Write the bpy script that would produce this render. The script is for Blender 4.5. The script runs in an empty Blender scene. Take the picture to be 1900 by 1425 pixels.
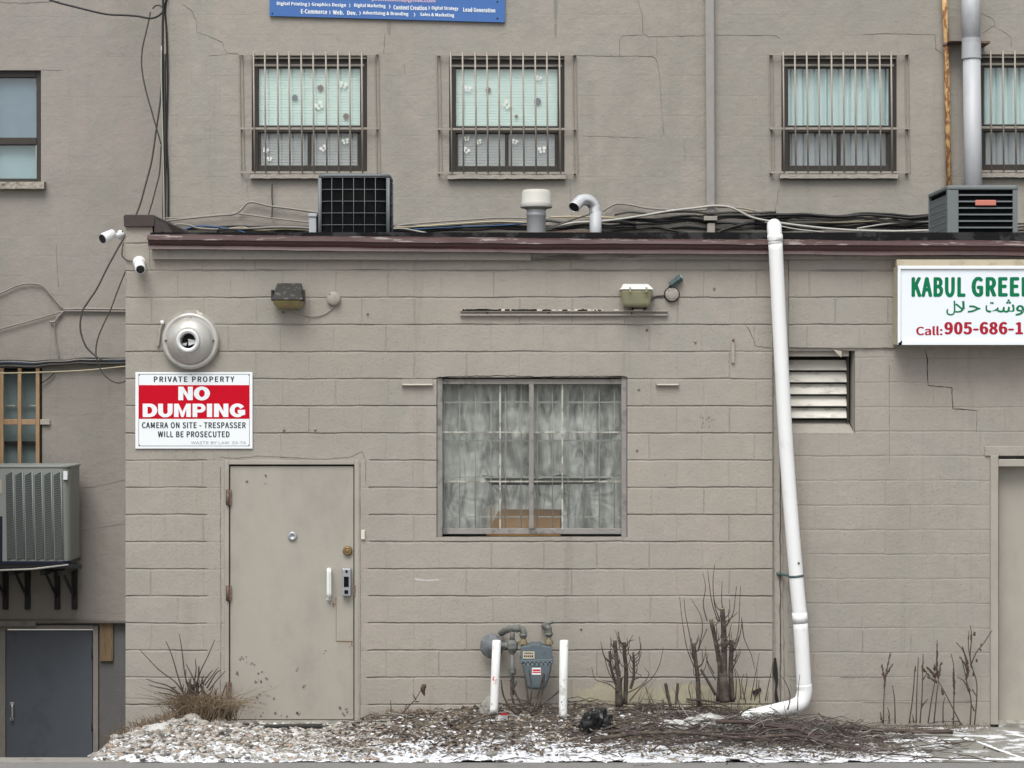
import bpy, bmesh, math, random
import numpy as np
from mathutils import Vector, noise as mnoise
R = math.radians
random.seed(7); rng = np.random.default_rng(7)
S = bpy.context.scene
COL = S.collection
# ---------------------------------------------------------------- camera, sky, sun, exposure
CX, CY, SC, D, CH = 950.0, 712.5, 246.0, 15.0, 2.55      # photo centre, px per metre on the front wall, distance, eye height
cam = bpy.data.cameras.new('camera'); co = bpy.data.objects.new('camera', cam); COL.objects.link(co)
co.location = (0, -D, CH); co.rotation_euler = (R(90), 0, 0)
cam.sensor_width = 36; cam.lens = 36*SC*D/1900; cam.clip_start = 0.1; cam.clip_end = 1500
S.camera = co
w = bpy.data.worlds.new('World'); S.world = w; w.use_nodes = True
wt = w.node_tree; bg = wt.nodes['Background']
sky = wt.nodes.new('ShaderNodeTexSky'); sky.sky_type = 'NISHITA'; sky.sun_disc = False
sky.sun_elevation = R(57); sky.sun_rotation = R(195); sky.dust_density = 4; sky.air_density = 1.0
hs = wt.nodes.new('ShaderNodeHueSaturation'); hs.inputs['Saturation'].default_value = 0.22
wt.links.new(sky.outputs[0], hs.inputs['Color']); wt.links.new(hs.outputs[0], bg.inputs['Color'])
bg.inputs['Strength'].default_value = 0.145
sl = bpy.data.lights.new('sun', 'SUN'); sl.energy = 1.6; sl.angle = R(34); sl.color = (1, .985, .945)
so = bpy.data.objects.new('sun', sl); COL.objects.link(so)
so.rotation_euler = Vector((-0.16, -0.66, 1.06)).to_track_quat('Z', 'Y').to_euler()
S.view_settings.view_transform = 'Standard'; S.view_settings.look = 'None'
S.view_settings.exposure = 0.24; S.view_settings.gamma = 1

# ---------------------------------------------------------------- placement helpers
def X(px, Y=0): return (px-CX)/SC*(D+Y)/D
def Z(py, Y=0): return CH-(py-CY)/SC*(D+Y)/D
def L(px, Y=0): return px/SC*(D+Y)/D
def P(px, py, Y=0): return Vector((X(px, Y), Y, Z(py, Y)))
YU, YL = 4.5, 5.3                       # planes of the two-storey wall and of the neighbouring wall

# ---------------------------------------------------------------- node helpers
class NT:
    def __init__(s, name, rough=.7, spec=.3):
        s.m = bpy.data.materials.new(name); s.m.use_nodes = True
        s.t = s.m.node_tree; s.b = s.t.nodes['Principled BSDF']
        s.b.inputs['Roughness'].default_value = rough; s.b.inputs['Specular IOR Level'].default_value = spec
        s.g = s.t.nodes.new('ShaderNodeNewGeometry')
        s.pos = s.g.outputs['Position']
    def lk(s, a, i): s.t.links.new(a, i)
    def put(s, i, v):
        if isinstance(v, bpy.types.NodeSocket): s.lk(v, i)
        elif v is not None: i.default_value = v
    def mt(s, op, a, b=None, c=None, clamp=False):
        n = s.t.nodes.new('ShaderNodeMath'); n.operation = op; n.use_clamp = clamp
        s.put(n.inputs[0], a); s.put(n.inputs[1], b)
        if c is not None: s.put(n.inputs[2], c)
        return n.outputs[0]
    def sep(s, v):
        n = s.t.nodes.new('ShaderNodeSeparateXYZ'); s.lk(v, n.inputs[0]); return n.outputs
    def comb(s, x, y, z):
        n = s.t.nodes.new('ShaderNodeCombineXYZ')
        for i, v in enumerate((x, y, z)): s.put(n.inputs[i], v)
        return n.outputs[0]
    def noise(s, scale, detail=4, rough=.55, vec=None, stretch=None, out=0, dist=0):
        v = vec or s.pos
        if stretch:
            mp = s.t.nodes.new('ShaderNodeMapping'); mp.inputs['Scale'].default_value = stretch
            s.lk(v, mp.inputs[0]); v = mp.outputs[0]
        n = s.t.nodes.new('ShaderNodeTexNoise'); s.lk(v, n.inputs['Vector'])
        n.inputs['Scale'].default_value = scale; n.inputs['Detail'].default_value = detail
        n.inputs['Roughness'].default_value = rough; n.inputs['Distortion'].default_value = dist
        return n.outputs[out]
    def step(s, v, a, b, c=0., d=1.):
        n = s.t.nodes.new('ShaderNodeMapRange'); n.interpolation_type = 'SMOOTHSTEP'
        s.put(n.inputs[0], v)
        for i, q in enumerate((a, b, c, d)): n.inputs[i+1].default_value = q
        return n.outputs[0]
    def mix(s, f, a, b, mode='MIX'):
        n = s.t.nodes.new('ShaderNodeMix'); n.data_type = 'RGBA'; n.blend_type = mode
        s.put(n.inputs[0], f)
        for i, v in ((6, a), (7, b)):
            if isinstance(v, tuple): v = (*v, 1) if len(v) == 3 else v
            s.put(n.inputs[i], v)
        return n.outputs[2]
    def col(s, v):
        if isinstance(v, tuple): s.b.inputs['Base Color'].default_value = (*v, 1)
        else: s.lk(v, s.b.inputs['Base Color'])
    def bump(s, h, dist=.01, st=1.):
        n = s.t.nodes.new('ShaderNodeBump'); n.inputs['Distance'].default_value = dist; n.inputs['Strength'].default_value = st
        s.lk(h, n.inputs['Height']); s.lk(n.outputs[0], s.b.inputs['Normal'])

def simple(name, c, rough=.6, metal=0, var=.12, scale=12, bump=.0, bscale=60, dirt=None, dirt_amt=.5, dscale=5, spec=.4, stretch=None, thr=(.5, .68), mud=None):
    n = NT(name, rough, spec); n.b.inputs['Metallic'].default_value = metal
    a = tuple(min(1, v*(1-var)) for v in c); b = tuple(min(1, v*(1+var)) for v in c)
    cc = n.mix(n.noise(scale, 5, stretch=stretch), a, b)
    if dirt:
        f = n.step(n.noise(dscale, 6, .65, stretch=stretch), thr[0], thr[1], 0, dirt_amt)
        cc = n.mix(f, cc, dirt)
    if mud:
        z_n = n.mt('ADD', n.sep(n.pos)[2], n.mt('MULTIPLY_ADD', n.noise(22, 5, .7), .5, -.25))
        cc = n.mix(n.step(z_n, mud-.05, mud+.06, .75, 0), cc, (.20, .17, .13))
    n.col(cc)
    if bump: n.bump(n.noise(bscale, 4), bump)
    return n.m

def block_wall(name, zj, pz, xj, px, joint=1., vert=.6, base=(.385, .355, .318), cool=(.36, .35, .328), plaster=0., yellow=None, dark=.06, stain=.0, plain=(), pits=.22):
    n = NT(name, .82, .2)
    x, y, z = n.sep(n.pos)
    wob = n.noise(2.3, 3); wob2 = n.noise(16, 3)
    zz = n.mt('ADD', n.mt('ADD', z, n.mt('MULTIPLY_ADD', wob, .020, -.010)), n.mt('MULTIPLY_ADD', wob2, .008, -.004))
    r = n.mt('DIVIDE', n.mt('SUBTRACT', zz, zj-50*pz), pz)
    row = n.mt('FLOOR', r); fz = n.mt('FRACT', r)
    dz = n.mt('MULTIPLY', n.mt('MINIMUM', fz, n.mt('SUBTRACT', 1., fz)), pz)
    wx = n.noise(3.1, 3, vec=n.comb(z, x, 3.)); wx2 = n.noise(22, 3, vec=n.comb(z, x, 7.))
    wn = n.t.nodes.new('ShaderNodeTexWhiteNoise'); wn.noise_dimensions = '1D'; n.lk(row, wn.inputs['W'])
    xx0 = n.mt('ADD', x, n.mt('MULTIPLY_ADD', n.noise(5, 4), .08, -.04))
    xx = n.mt('ADD', n.mt('ADD', x, n.mt('MULTIPLY_ADD', wx, .016, -.008)), n.mt('MULTIPLY_ADD', wx2, .008, -.004))
    xx = n.mt('ADD', xx, n.mt('MULTIPLY', n.mt('MODULO', row, 2.), px/2))
    xx = n.mt('ADD', xx, n.mt('MULTIPLY', wn.outputs[0], .02))
    c = n.mt('DIVIDE', n.mt('SUBTRACT', xx, xj-50*px), px)
    colm = n.mt('FLOOR', c); fx = n.mt('FRACT', c)
    dx = n.mt('MULTIPLY', n.mt('MINIMUM', fx, n.mt('SUBTRACT', 1., fx)), px)
    jh = n.step(dz, .001, .0105, 1, 0); jv = n.step(dx, .001, .008, 1, 0)
    wv = n.t.nodes.new('ShaderNodeTexWhiteNoise'); wv.noise_dimensions = '3D'
    n.lk(n.comb(n.mt('FLOOR', n.mt('ADD', c, .5)), row, 0.), wv.inputs[0])
    jv = n.mt('MULTIPLY', jv, n.mt('MULTIPLY_ADD', wv.outputs[0], .8, .2))
    fade = n.step(n.noise(1.7, 4), .36, .58, .35, 1)
    jh = n.mt('MULTIPLY', jh, n.mt('MULTIPLY', fade, joint)); jv = n.mt('MULTIPLY', jv, vert)
    j = n.mt('MAXIMUM', jh, jv)
    for (a0, a1, c0, c1) in plain:
        m_ = n.mt('MULTIPLY', n.mt('MULTIPLY', n.step(xx0, a0-.015, a0+.01), n.step(xx0, a1-.01, a1+.015, 1, 0)), n.mt('MULTIPLY', n.step(z, c0-.01, c0+.01), n.step(z, c1-.01, c1+.01, 1, 0)))
        j = n.mt('MULTIPLY', j, n.mt('SUBTRACT', 1., n.mt('MULTIPLY', m_, .93)))
    wb = n.t.nodes.new('ShaderNodeTexWhiteNoise'); wb.noise_dimensions = '3D'; n.lk(n.comb(colm, row, 0.), wb.inputs[0])
    cc = n.mix(n.step(n.noise(.9, 5, .6), .35, .65), base, cool)
    cc = n.mix(n.step(n.noise(3.7, 6, .7), 0.42, .66, 0, .6), cc, (base[0]*1.12, base[1]*1.06, base[2]*1.08))
    cc = n.mix(n.step(n.noise(2.2, 6, .7, stretch=(1, 1, .35)), .5, .72, 0, .55), cc, (base[0]*.86, base[1]*.87, base[2]*.88))
    cc = n.mix(n.mt('MULTIPLY', wb.outputs[0], .14), cc, (base[0]*.93, base[1]*.92, base[2]*.93))
    cc = n.mix(n.step(n.noise(34, 5, .7), .60, .74, 0, .30), cc, (.24, .22, .20))          # grime specks
    cc = n.mix(n.step(n.noise(9, 5, .8), .685, .72, 0, .5), cc, (.21, .195, .18))
    cc = n.mix(n.step(n.noise(.55, 5, .6, dist=.6), .46, .60, 0, .35), cc, (base[0]*.80, base[1]*.83, base[2]*.82))
    cc = n.mix(n.step(n.noise(1.1, 6, .75, stretch=(3.5, 1, .22)), .56, .78, 0, .6), cc, (base[0]*.66, base[1]*.67, base[2]*.66))
    cc = n.mix(n.step(n.noise(95, 4, .6), .62, .74, 0, .35), cc, (.20, .19, .17))
    cc = n.mix(n.mt('MULTIPLY', j, n.mt('MULTIPLY_ADD', n.noise(7, 4), .75, dark)), cc, (.15, .14, .125))
    if stain:
        sx = n.step(n.noise(1.3, 5, .6, stretch=(2.2, 1, .25)), .5, .75, 0, stain)
        cc = n.mix(sx, cc, (.27, .27, .235))
    if yellow:
        x0, x1, zt = yellow
        edge = n.mt('MULTIPLY_ADD', n.noise(5, 5, .7), .30, zt-.15)
        f = n.mt('MULTIPLY', n.step(n.mt('SUBTRACT', z, edge), -.012, .012, 1, 0), n.mt('MULTIPLY', n.step(x, x0-.1, x0+.1), n.step(x, x1-.15, x1+.1, 1, 0)))
        cc = n.mix(n.mt('MULTIPLY', f, .97), cc, n.mix(n.noise(14, 5), (.46, .42, .30), (.31, .285, .22)))
    n.col(cc)
    h = n.mt('MULTIPLY', j, -1.)
    h = n.mt('ADD', h, n.mt('MULTIPLY', n.noise(45, 5, .65), .32))
    h = n.mt('ADD', h, n.mt('MULTIPLY', n.noise(9, 4), .5+plaster))
    h = n.mt('ADD', h, n.mt('MULTIPLY', wb.outputs[0], .12))
    h = n.mt('ADD', h, n.mt('MULTIPLY', n.step(n.noise(75, 3, .6), .60, .72), -pits))
    n.bump(h, .012, .9)
    return n.m

# ---------------------------------------------------------------- mesh builder
WL = {}
class MB:
    def __init__(s): s.v = []; s.f = []; s.sm = []
    def add(s, vs, fs, smooth=False):
        o = len(s.v); s.v += [Vector(q) for q in vs]; s.f += [[i+o for i in f] for f in fs]; s.sm += [smooth]*len(fs); return s
    def box(s, x0, x1, y0, y1, z0, z1):
        if x0 > x1: x0, x1 = x1, x0
        if y0 > y1: y0, y1 = y1, y0
        if z0 > z1: z0, z1 = z1, z0
        return s.add([(x, y, z) for x in (x0, x1) for y in (y0, y1) for z in (z0, z1)],
            [(0,1,3,2), (4,6,7,5), (0,4,5,1), (2,3,7,6), (0,2,6,4), (1,5,7,3)])
    def pbox(s, a, b, t, u, Y0, Y1):                       # photo rectangle a..b, t..u on the plane Y0, reaching back to Y1
        return s.box(X(a, Y0), X(b, Y0), Y0, Y1, Z(u, Y0), Z(t, Y0))
    def tube(s, pts, r, n=8, caps=True, smooth=True):
        pts = [Vector(p) for p in pts]; rs = r if isinstance(r, (list, tuple)) else [r]*len(pts)
        up = None; vs = []; N = len(pts)
        for i, p in enumerate(pts):
            d = (pts[min(i+1, N-1)]-pts[max(i-1, 0)]).normalized()
            if up is None:
                up = d.cross(Vector((0, 1, 0))); 
                if up.length < .1: up = d.cross(Vector((1, 0, 0)))
                up.normalize()
            up = (up-d*up.dot(d)).normalized(); q = d.cross(up)
            for k in range(n):
                a = 2*math.pi*k/n; vs.append(p+(up*math.cos(a)+q*math.sin(a))*rs[i])
        fs = [(i*n+k, i*n+(k+1) % n, (i+1)*n+(k+1) % n, (i+1)*n+k) for i in range(N-1) for k in range(n)]
        s.add(vs, fs, smooth)
        if caps:
            o = len(s.v)-N*n
            s.f += [[o+k for k in range(n)][::-1], [o+(N-1)*n+k for k in range(n)]]; s.sm += [False]*2
        return s
    def lathe(s, prof, c, axis='Y', n=40, smooth=True):     # prof: (radius, distance along axis)
        c = Vector(c); vs = []
        for r, h in prof:
            for k in range(n):
                a = 2*math.pi*k/n; u, v = r*math.cos(a), r*math.sin(a)
                vs.append(c+(Vector((u, h, v)) if axis == 'Y' else Vector((u, v, h)) if axis == 'Z' else Vector((h, u, v))))
        m = len(prof)
        return s.add(vs, [(i*n+k, i*n+(k+1) % n, (i+1)*n+(k+1) % n, (i+1)*n+k) for i in range(m-1) for k in range(n)], smooth)
    def prism(s, pts, Y0, Y1, px=True):                     # polygon in photo points on plane Y0, extruded to Y1
        q = [(X(a, Y0), Z(b, Y0)) if px else (a, b) for a, b in pts]; n = len(q)
        vs = [(a, Y0, b) for a, b in q]+[(a, Y1, b) for a, b in q]
        return s.add(vs, [list(range(n)), list(range(2*n-1, n-1, -1))]+[(i, i+n, (i+1) % n+n, (i+1) % n) for i in range(n)])
    def blob(s, c, r, sub=1, jit=.2, sc=(1, 1, 1)):
        v, f = ICO[sub]; k = random.random()*99
        s.add([Vector(c)+Vector((a[0]*sc[0], a[1]*sc[1], a[2]*sc[2]))*r*(1+jit*mnoise.noise(Vector(a)*1.7+Vector((k, k, k)))*1.6) for a in v], f, True)
        return s
    def build(s, name, mat, parent=None, bevel=0, label=None, cat=None, group=None, kind=None, seg=2):
        me = bpy.data.meshes.new(name)
        if parent is not None: o0 = WL[parent.name]
        else:
            a = np.array([tuple(q) for q in s.v]); o0 = Vector(((a[:, 0].min()+a[:, 0].max())/2, (a[:, 1].min()+a[:, 1].max())/2, a[:, 2].min()))
        me.from_pydata([q-o0 for q in s.v], [], s.f)
        me.polygons.foreach_set('use_smooth', s.sm); me.materials.append(mat)
        bm = bmesh.new(); bm.from_mesh(me); bmesh.ops.recalc_face_normals(bm, faces=bm.faces); bm.to_mesh(me); bm.free()
        o = bpy.data.objects.new(name, me); COL.objects.link(o)
        if parent is not None: o.parent = parent
        else: o.location = o0
        WL[o.name] = o0
        if bevel:
            b = o.modifiers.new('bevel', 'BEVEL'); b.width = bevel; b.segments = seg; b.limit_method = 'ANGLE'; b.angle_limit = R(40)
        for k, v in (('label', label), ('category', cat), ('group', group), ('kind', kind)):
            if v: o[k] = v
        return o
ICO = {}
for sub in (1, 2, 3):
    bm = bmesh.new(); bmesh.ops.create_icosphere(bm, subdivisions=sub, radius=1)
    ICO[sub] = ([tuple(v.co) for v in bm.verts], [tuple(v.index for v in f.verts) for f in bm.faces]); bm.free()
def thing(name, label, cat, loc, group=None):
    o = bpy.data.objects.new(name, None); COL.objects.link(o); o.location = loc; o.empty_display_size = .2
    WL[o.name] = Vector(loc); o['label'] = label; o['category'] = cat
    if group: o['group'] = group
    return o
def curve(pts, sub=6):                                      # Catmull-Rom through the points
    pts = [Vector(p) for p in pts]
    if len(pts) < 3: return pts
    q = [pts[0]*2-pts[1]]+pts+[pts[-1]*2-pts[-2]]; out = []
    for i in range(1, len(q)-2):
        for k in range(sub):
            t = k/sub; a, b, c, d = q[i-1:i+3]
            out.append(.5*((2*b)+(c-a)*t+(2*a-5*b+4*c-d)*t*t+(3*b-a-3*c+d)*t**3))
    return out+[pts[-1]]
def ptube(mb, pts, r, Y=0, n=6, sub=6, jit=0):              # pts (px, py[, Y]); r metres
    c = curve([P(p[0], p[1], p[2] if len(p) > 2 else Y) for p in pts], sub)
    if jit: c = [q+Vector((0, 0, jit*mnoise.noise(q*4))) for q in c]
    if isinstance(r, tuple): r = [r[0]+(r[1]-r[0])*i/(len(c)-1) for i in range(len(c))]
    return mb.tube(c, r, n)
SANS = None
try:
    import os
    fp = os.path.join(bpy.utils.resource_path('LOCAL'), 'datafiles', 'fonts', 'Noto Sans CJK Regular.woff2')   # Blender's own bundled font
    if os.path.exists(fp): SANS = bpy.data.fonts.load(fp)
except Exception: SANS = None
def lettering(body, box, Y, mat, parent, bold=.0, slope=0, spacing=1.0, name='lettering', th=.0012, proud=.0015):
    cu = bpy.data.curves.new('text', 'FONT'); cu.body = body; cu.size = 1; cu.offset = 0; cu.space_character = spacing; cu.extrude = 0; cu.resolution_u = 4
    if SANS and body.isascii(): cu.font = SANS
    to = bpy.data.objects.new('text', cu); COL.objects.link(to); bpy.context.view_layer.update()
    me = bpy.data.meshes.new_from_object(to.evaluated_get(bpy.context.evaluated_depsgraph_get()))
    v = np.empty(len(me.vertices)*3); me.vertices.foreach_get('co', v); v = v.reshape(-1, 3)
    fs = [tuple(p.vertices) for p in me.polygons]
    x0, x1, z0, z1 = v[:, 0].min(), v[:, 0].max(), v[:, 1].min(), v[:, 1].max()
    a, b, t, u = box; ax, bx_, tz, uz = X(a, Y), X(b, Y), Z(t, Y), Z(u, Y)
    mb = MB(); ec = {}
    for f in fs:
        for i in range(len(f)):
            e = (f[i], f[(i+1) % len(f)]); ec[tuple(sorted(e))] = ec.get(tuple(sorted(e)), [])+[e]
    rim = [e[0] for e in ec.values() if len(e) == 1]
    sh = [(0, 0)] if bold <= 0 else [(0, 0), (-bold, 0), (bold, 0), (-bold*.5, bold*.4), (bold*.5, -bold*.4), (bold*.5, bold*.4), (-bold*.5, -bold*.4)]       # a bold stroke is the same letter laid down a few times
    W_, H_ = x1-x0+2*bold, z1-z0+1.1*bold
    for q, (dx, dz) in enumerate(sh):
        vs = []
        for p in v:
            xx = ax+(p[0]-x0+dx+bold)/W_*(bx_-ax); zz = uz+(p[1]-z0+dz+bold*.55)/H_*(tz-uz)
            vs.append((xx, Y-proud-q*.0001, zz-slope*(xx-ax)))
        n = len(vs); mb.add(vs+[(p[0], p[1]+th, p[2]) for p in vs], list(fs)+[(a, b, b+n, a+n) for a, b in rim])
    bpy.data.objects.remove(to); bpy.data.meshes.remove(me)
    return mb.build(name, mat, parent)
def holed_wall(mb, x0, x1, z0, z1, Y, holes, reveal):       # front sheet with openings and their reveals
    xs = sorted({x0, x1, *[h[0] for h in holes], *[h[1] for h in holes]}); zs = sorted({z0, z1, *[h[2] for h in holes], *[h[3] for h in holes]})
    xs = [q for q in xs if x0 <= q <= x1]; zs = [q for q in zs if z0 <= q <= z1]
    for i in range(len(xs)-1):
        for k in range(len(zs)-1):
            cx, cz = (xs[i]+xs[i+1])/2, (zs[k]+zs[k+1])/2
            if any(h[0] < cx < h[1] and h[2] < cz < h[3] for h in holes): continue
            mb.add([(xs[i], Y, zs[k]), (xs[i+1], Y, zs[k]), (xs[i+1], Y, zs[k+1]), (xs[i], Y, zs[k+1])], [(0, 1, 2, 3)])
    for h in holes:
        a, b, c, d = h; b = min(b, x1); a = max(a, x0); q = Y+reveal
        mb.add([(a, Y, c), (a, q, c), (a, q, d), (a, Y, d)], [(0, 1, 2, 3)]); mb.add([(a, Y, d), (a, q, d), (b, q, d), (b, Y, d)], [(0, 1, 2, 3)])
        mb.add([(a, Y, c), (b, Y, c), (b, q, c), (a, q, c)], [(0, 1, 2, 3)])
        if h[1] <= x1: mb.add([(b, Y, c), (b, Y, d), (b, q, d), (b, q, c)], [(0, 1, 2, 3)])
    return mb
def ribbon(pts, w, Y, proud=.0015, name='crack', mat=None, parent=None, jit=1.2, sub=5):   # a thin filled crack line, px points
    q = []
    for i in range(len(pts)-1):
        n_ = max(2, int(math.hypot(pts[i+1][0]-pts[i][0], pts[i+1][1]-pts[i][1])/5))
        for k in range(n_):
            t = k/n_; q.append((pts[i][0]*(1-t)+pts[i+1][0]*t+random.uniform(-jit, jit)*.6, pts[i][1]*(1-t)+pts[i+1][1]*t+random.uniform(-jit, jit)*.6))
    q.append(pts[-1]); mb = MB()
    c = [P(a, b, Y)-Vector((0, proud, 0)) for a, b in q]
    rs = [w*(.35+.65*abs(mnoise.noise(v*9))*1.6)*(.25 if i in (0, len(c)-1) else 1) for i, v in enumerate(c)]
    mb.tube(c, [max(r, w*.2) for r in rs], 4, smooth=False)
    return mb.build(name, mat, parent)

# ---------------------------------------------------------------- materials
Mx = {}
PZ, PX = 50.35/SC, 97.6/SC
Mx['block'] = block_wall('painted_block_wall', Z(1257.5), PZ, X(379.6)+PX/2, PX, 1., .36, base=(.346, .318, .276), cool=(.320, .305, .270), yellow=(X(1065), X(1430), Z(1272)), stain=.2, plain=((X(384), X(424), -1, Z(838)), (X(655), X(684), -1, Z(838)), (X(270), X(440), Z(838), Z(858))))
Mx['block2'] = block_wall('painted_block_wall_right', Z(1257), 45.6/SC, X(1690), 88/SC, .24, .18, base=(.338, .312, .273), cool=(.316, .301, .268), stain=.25)
Mx['stucco'] = block_wall('painted_parged_wall', Z(65, YU), 37.6/SC*1.3, X(700, YU), .41, .05, .03, base=(.350, .324, .283), cool=(.324, .311, .277), plaster=.35, dark=.02, stain=.6, pits=.08)
Mx['stucco_left'] = block_wall('painted_parged_wall_neighbour', 0, .203, 0, .41, .04, .02, base=(.318, .294, .263), cool=(.298, .284, .259), plaster=.25, dark=.02, stain=.4, pits=.08)
Mx['darkwall'] = block_wall('grey_basement_wall', 0, .203, 0, .41, .03, .02, base=(.17, .168, .165), cool=(.155, .155, .155), plaster=.2, dark=.02)
Mx['paint'] = simple('wall_paint', (.335, .31, .272), .75, var=.08, scale=7, bump=.003, bscale=40, dirt=(.2, .18, .16), dirt_amt=.4, dscale=18)
Mx['paint_light'] = simple('pale_paint', (.42, .39, .33), .65, var=.08, dirt=(.25, .18, .11), dirt_amt=.5, dscale=14)
Mx['doorpaint'] = simple('door_paint', (.352, .330, .285), .55, var=.06, scale=3, bump=.0012, bscale=25, dirt=(.275, .25, .222), dirt_amt=.6, dscale=2.4, thr=(.42, .68), stretch=(1, 1, .6))
Mx['gap'] = simple('dark_gap', (.02, .018, .016), .9)
Mx['crack'] = simple('crack_shadow', (.19, .175, .155), .9)
Mx['rust'] = simple('rusty_steel', (.15, .095, .07), .8, var=.35, scale=60, bump=.002, dirt=(.30, .26, .22), dirt_amt=.7, dscale=40)
Mx['red'] = simple('maroon_trim', (.066, .029, .027), .45, var=.22, scale=5, dirt=(.045, .028, .027), dirt_amt=.6, dscale=3, bump=.004, bscale=9, stretch=(.4, 1, 2))
Mx['redlip'] = simple('maroon_lip_highlights', (.085, .048, .045), .45, var=.3, scale=20, dirt=(.38, .34, .32), dirt_amt=.7, dscale=6, stretch=(.6, 1, 6), thr=(.56, .62))  # pale broken streaks put the lip's highlights into its colour
Mx['bitumen'] = simple('black_roofing_felt', (.010, .010, .011), .85, var=.3, dirt=(.05, .05, .05), dirt_amt=.6, spec=.08, dscale=4, bump=.004, bscale=40, thr=(.53, .6))
Mx['board'] = simple('rotting_painted_board', (.27, .25, .22), .8, var=.15, dirt=(.05, .045, .04), dirt_amt=.7, dscale=2.6, stretch=(.7, 1, 4), thr=(.5, .62))
Mx['brown_cap'] = simple('brown_flashing', (.05, .036, .033), .5, var=.2, bump=.003, bscale=20)
Mx['brownframe'] = simple('brown_aluminium', (.040, .034, .029), .5, var=.25)
Mx['grille'] = simple('painted_steel_bars', (.335, .305, .265), .6, var=.08, dirt=(.25, .19, .13), dirt_amt=.35, dscale=22)
Mx['sill'] = simple('stone_sill', (.33, .305, .27), .9, var=.15, bump=.012, bscale=26)
Mx['sillpeel'] = simple('peeling_sill', (.36, .33, .28), .9, var=.15, dirt=(.07, .06, .05), dirt_amt=.9, dscale=9, bump=.02, bscale=18)
Mx['blind'] = simple('blind_slats', (.76, .83, .80), .5, var=.02)
Mx['curtain'] = simple('white_curtain', (.70, .78, .785), .8, var=.06, scale=3)
Mx['sheet_blue'] = simple('blue_grey_film', (.22, .28, .34), .5, var=.25, scale=3)
Mx['sheet_pale'] = simple('pale_blue_film', (.36, .47, .50), .5, var=.08, scale=3)
Mx['teal'] = simple('teal_board', (.16, .215, .215), .6, var=.15, scale=3)
Mx['wood'] = simple('raw_timber', (.40, .27, .16), .75, var=.2, scale=9, dirt=(.30, .16, .075), dirt_amt=.7, dscale=5, stretch=(3, 3, .6))
Mx['plank'] = simple('weathered_plank', (.24, .17, .10), .8, var=.2, scale=9, dirt=(.09, .065, .045), dirt_amt=.6, stretch=(4, 4, .5))
Mx['greywood'] = simple('weathered_grey_frame', (.25, .235, .22), .8, var=.2, scale=12, dirt=(.085, .08, .075), dirt_amt=.7, dscale=9, stretch=(1, 1, 1), bump=.003)
Mx['whitebar'] = simple('chipped_white_muntin', (.46, .45, .40), .6, var=.1, dirt=(.16, .15, .13), dirt_amt=.85, dscale=14, thr=(.42, .6))
Mx['innerbar'] = simple('inner_bars', (.36, .36, .34), .7)
Mx['pvc'] = simple('white_pvc', (.78, .79, .79), .4, var=.02, dirt=(.45, .44, .40), dirt_amt=.45, dscale=5, stretch=(1, 1, .5), thr=(.54, .72), mud=.03)
Mx['post'] = simple('white_painted_post', (.80, .81, .80), .55, var=.03, dirt=(.36, .34, .30), dirt_amt=.6, dscale=14, thr=(.55, .64), mud=.13)
Mx['white'] = simple('white_plastic', (.78, .79, .79), .4, var=.02)
Mx['black'] = simple('black_plastic', (.015, .015, .016), .45)
Mx['cable_black'] = simple('black_cable', (.018, .018, .018), .5)
Mx['cable_grey'] = simple('painted_cable', (.27, .25, .225), .65)
Mx['cable_dark'] = simple('dark_grey_cable', (.07, .067, .062), .6)
Mx['cable_white'] = simple('white_cable', (.42, .41, .37), .5)
Mx['cable_yellow'] = simple('cream_cable', (.42, .37, .25), .5)
Mx['cable_blue'] = simple('blue_cable', (.03, .09, .20), .5)
Mx['steel'] = simple('galvanised_steel', (.55, .57, .58), .45, metal=.35, var=.12, scale=18, dirt=(.33, .33, .33), dirt_amt=.4)
Mx['pipe_grey'] = simple('grey_duct_paint', (.45, .465, .485), .55, metal=.1, var=.07, scale=12, dirt=(.28, .29, .31), dirt_amt=.5, dscale=5, stretch=(1, 1, .4))
Mx['pipe_yellow'] = simple('flaking_yellow_paint', (.58, .38, .17), .7, var=.15, dirt=(.22, .085, .03), dirt_amt=.9, dscale=11, bump=.003, stretch=(2, 2, .8), thr=(.47, .56))
Mx['fanmetal'] = simple('spun_aluminium', (.50, .49, .46), .42, metal=.35, var=.1, scale=6, dirt=(.30, .28, .25), dirt_amt=.5, dscale=5)
Mx['cappaint'] = simple('dull_cap_paint', (.50, .49, .45), .6, var=.06)
Mx['chrome'] = simple('bright_metal', (.78, .79, .79), .3, metal=.6, var=.05)
Mx['brass'] = simple('tarnished_brass', (.22, .15, .07), .45, metal=.6, var=.2)
Mx['lockmetal'] = simple('zinc_lock', (.38, .40, .42), .4, metal=.5, var=.1)
Mx['acgrey'] = simple('grey_green_casing', (.17, .192, .195), .5, var=.05)
Mx['acgrey2'] = simple('blue_grey_casing', (.165, .185, .195), .5, var=.05)
Mx['acwire'] = simple('coil_guard_wire', (.17, .18, .18), .5)
Mx['acdark'] = simple('dark_coil', (.006, .007, .008), .8, var=.4, scale=8, dirt=(.016, .015, .014), dirt_amt=.5, dscale=6, spec=.05)
Mx['acpale'] = simple('pale_green_casing', (.27, .29, .275), .45, var=.05, scale=4)
Mx['acgrill'] = simple('dark_louvre_mesh', (.065, .078, .076), .7, var=.25, scale=120)
Mx['salmon'] = simple('salmon_badge', (.58, .20, .15), .5, var=.06)
Mx['navy'] = simple('navy_panel', (.008, .012, .03), .5)
Mx['meter'] = simple('meter_grey_paint', (.10, .128, .145), .5, var=.12, scale=20, dirt=(.07, .085, .09), dirt_amt=.5, dscale=12)
Mx['meterpipe'] = simple('grey_painted_pipe', (.15, .155, .145), .65, var=.2, scale=30, dirt=(.07, .065, .055), dirt_amt=.7, dscale=22, bump=.003)
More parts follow.
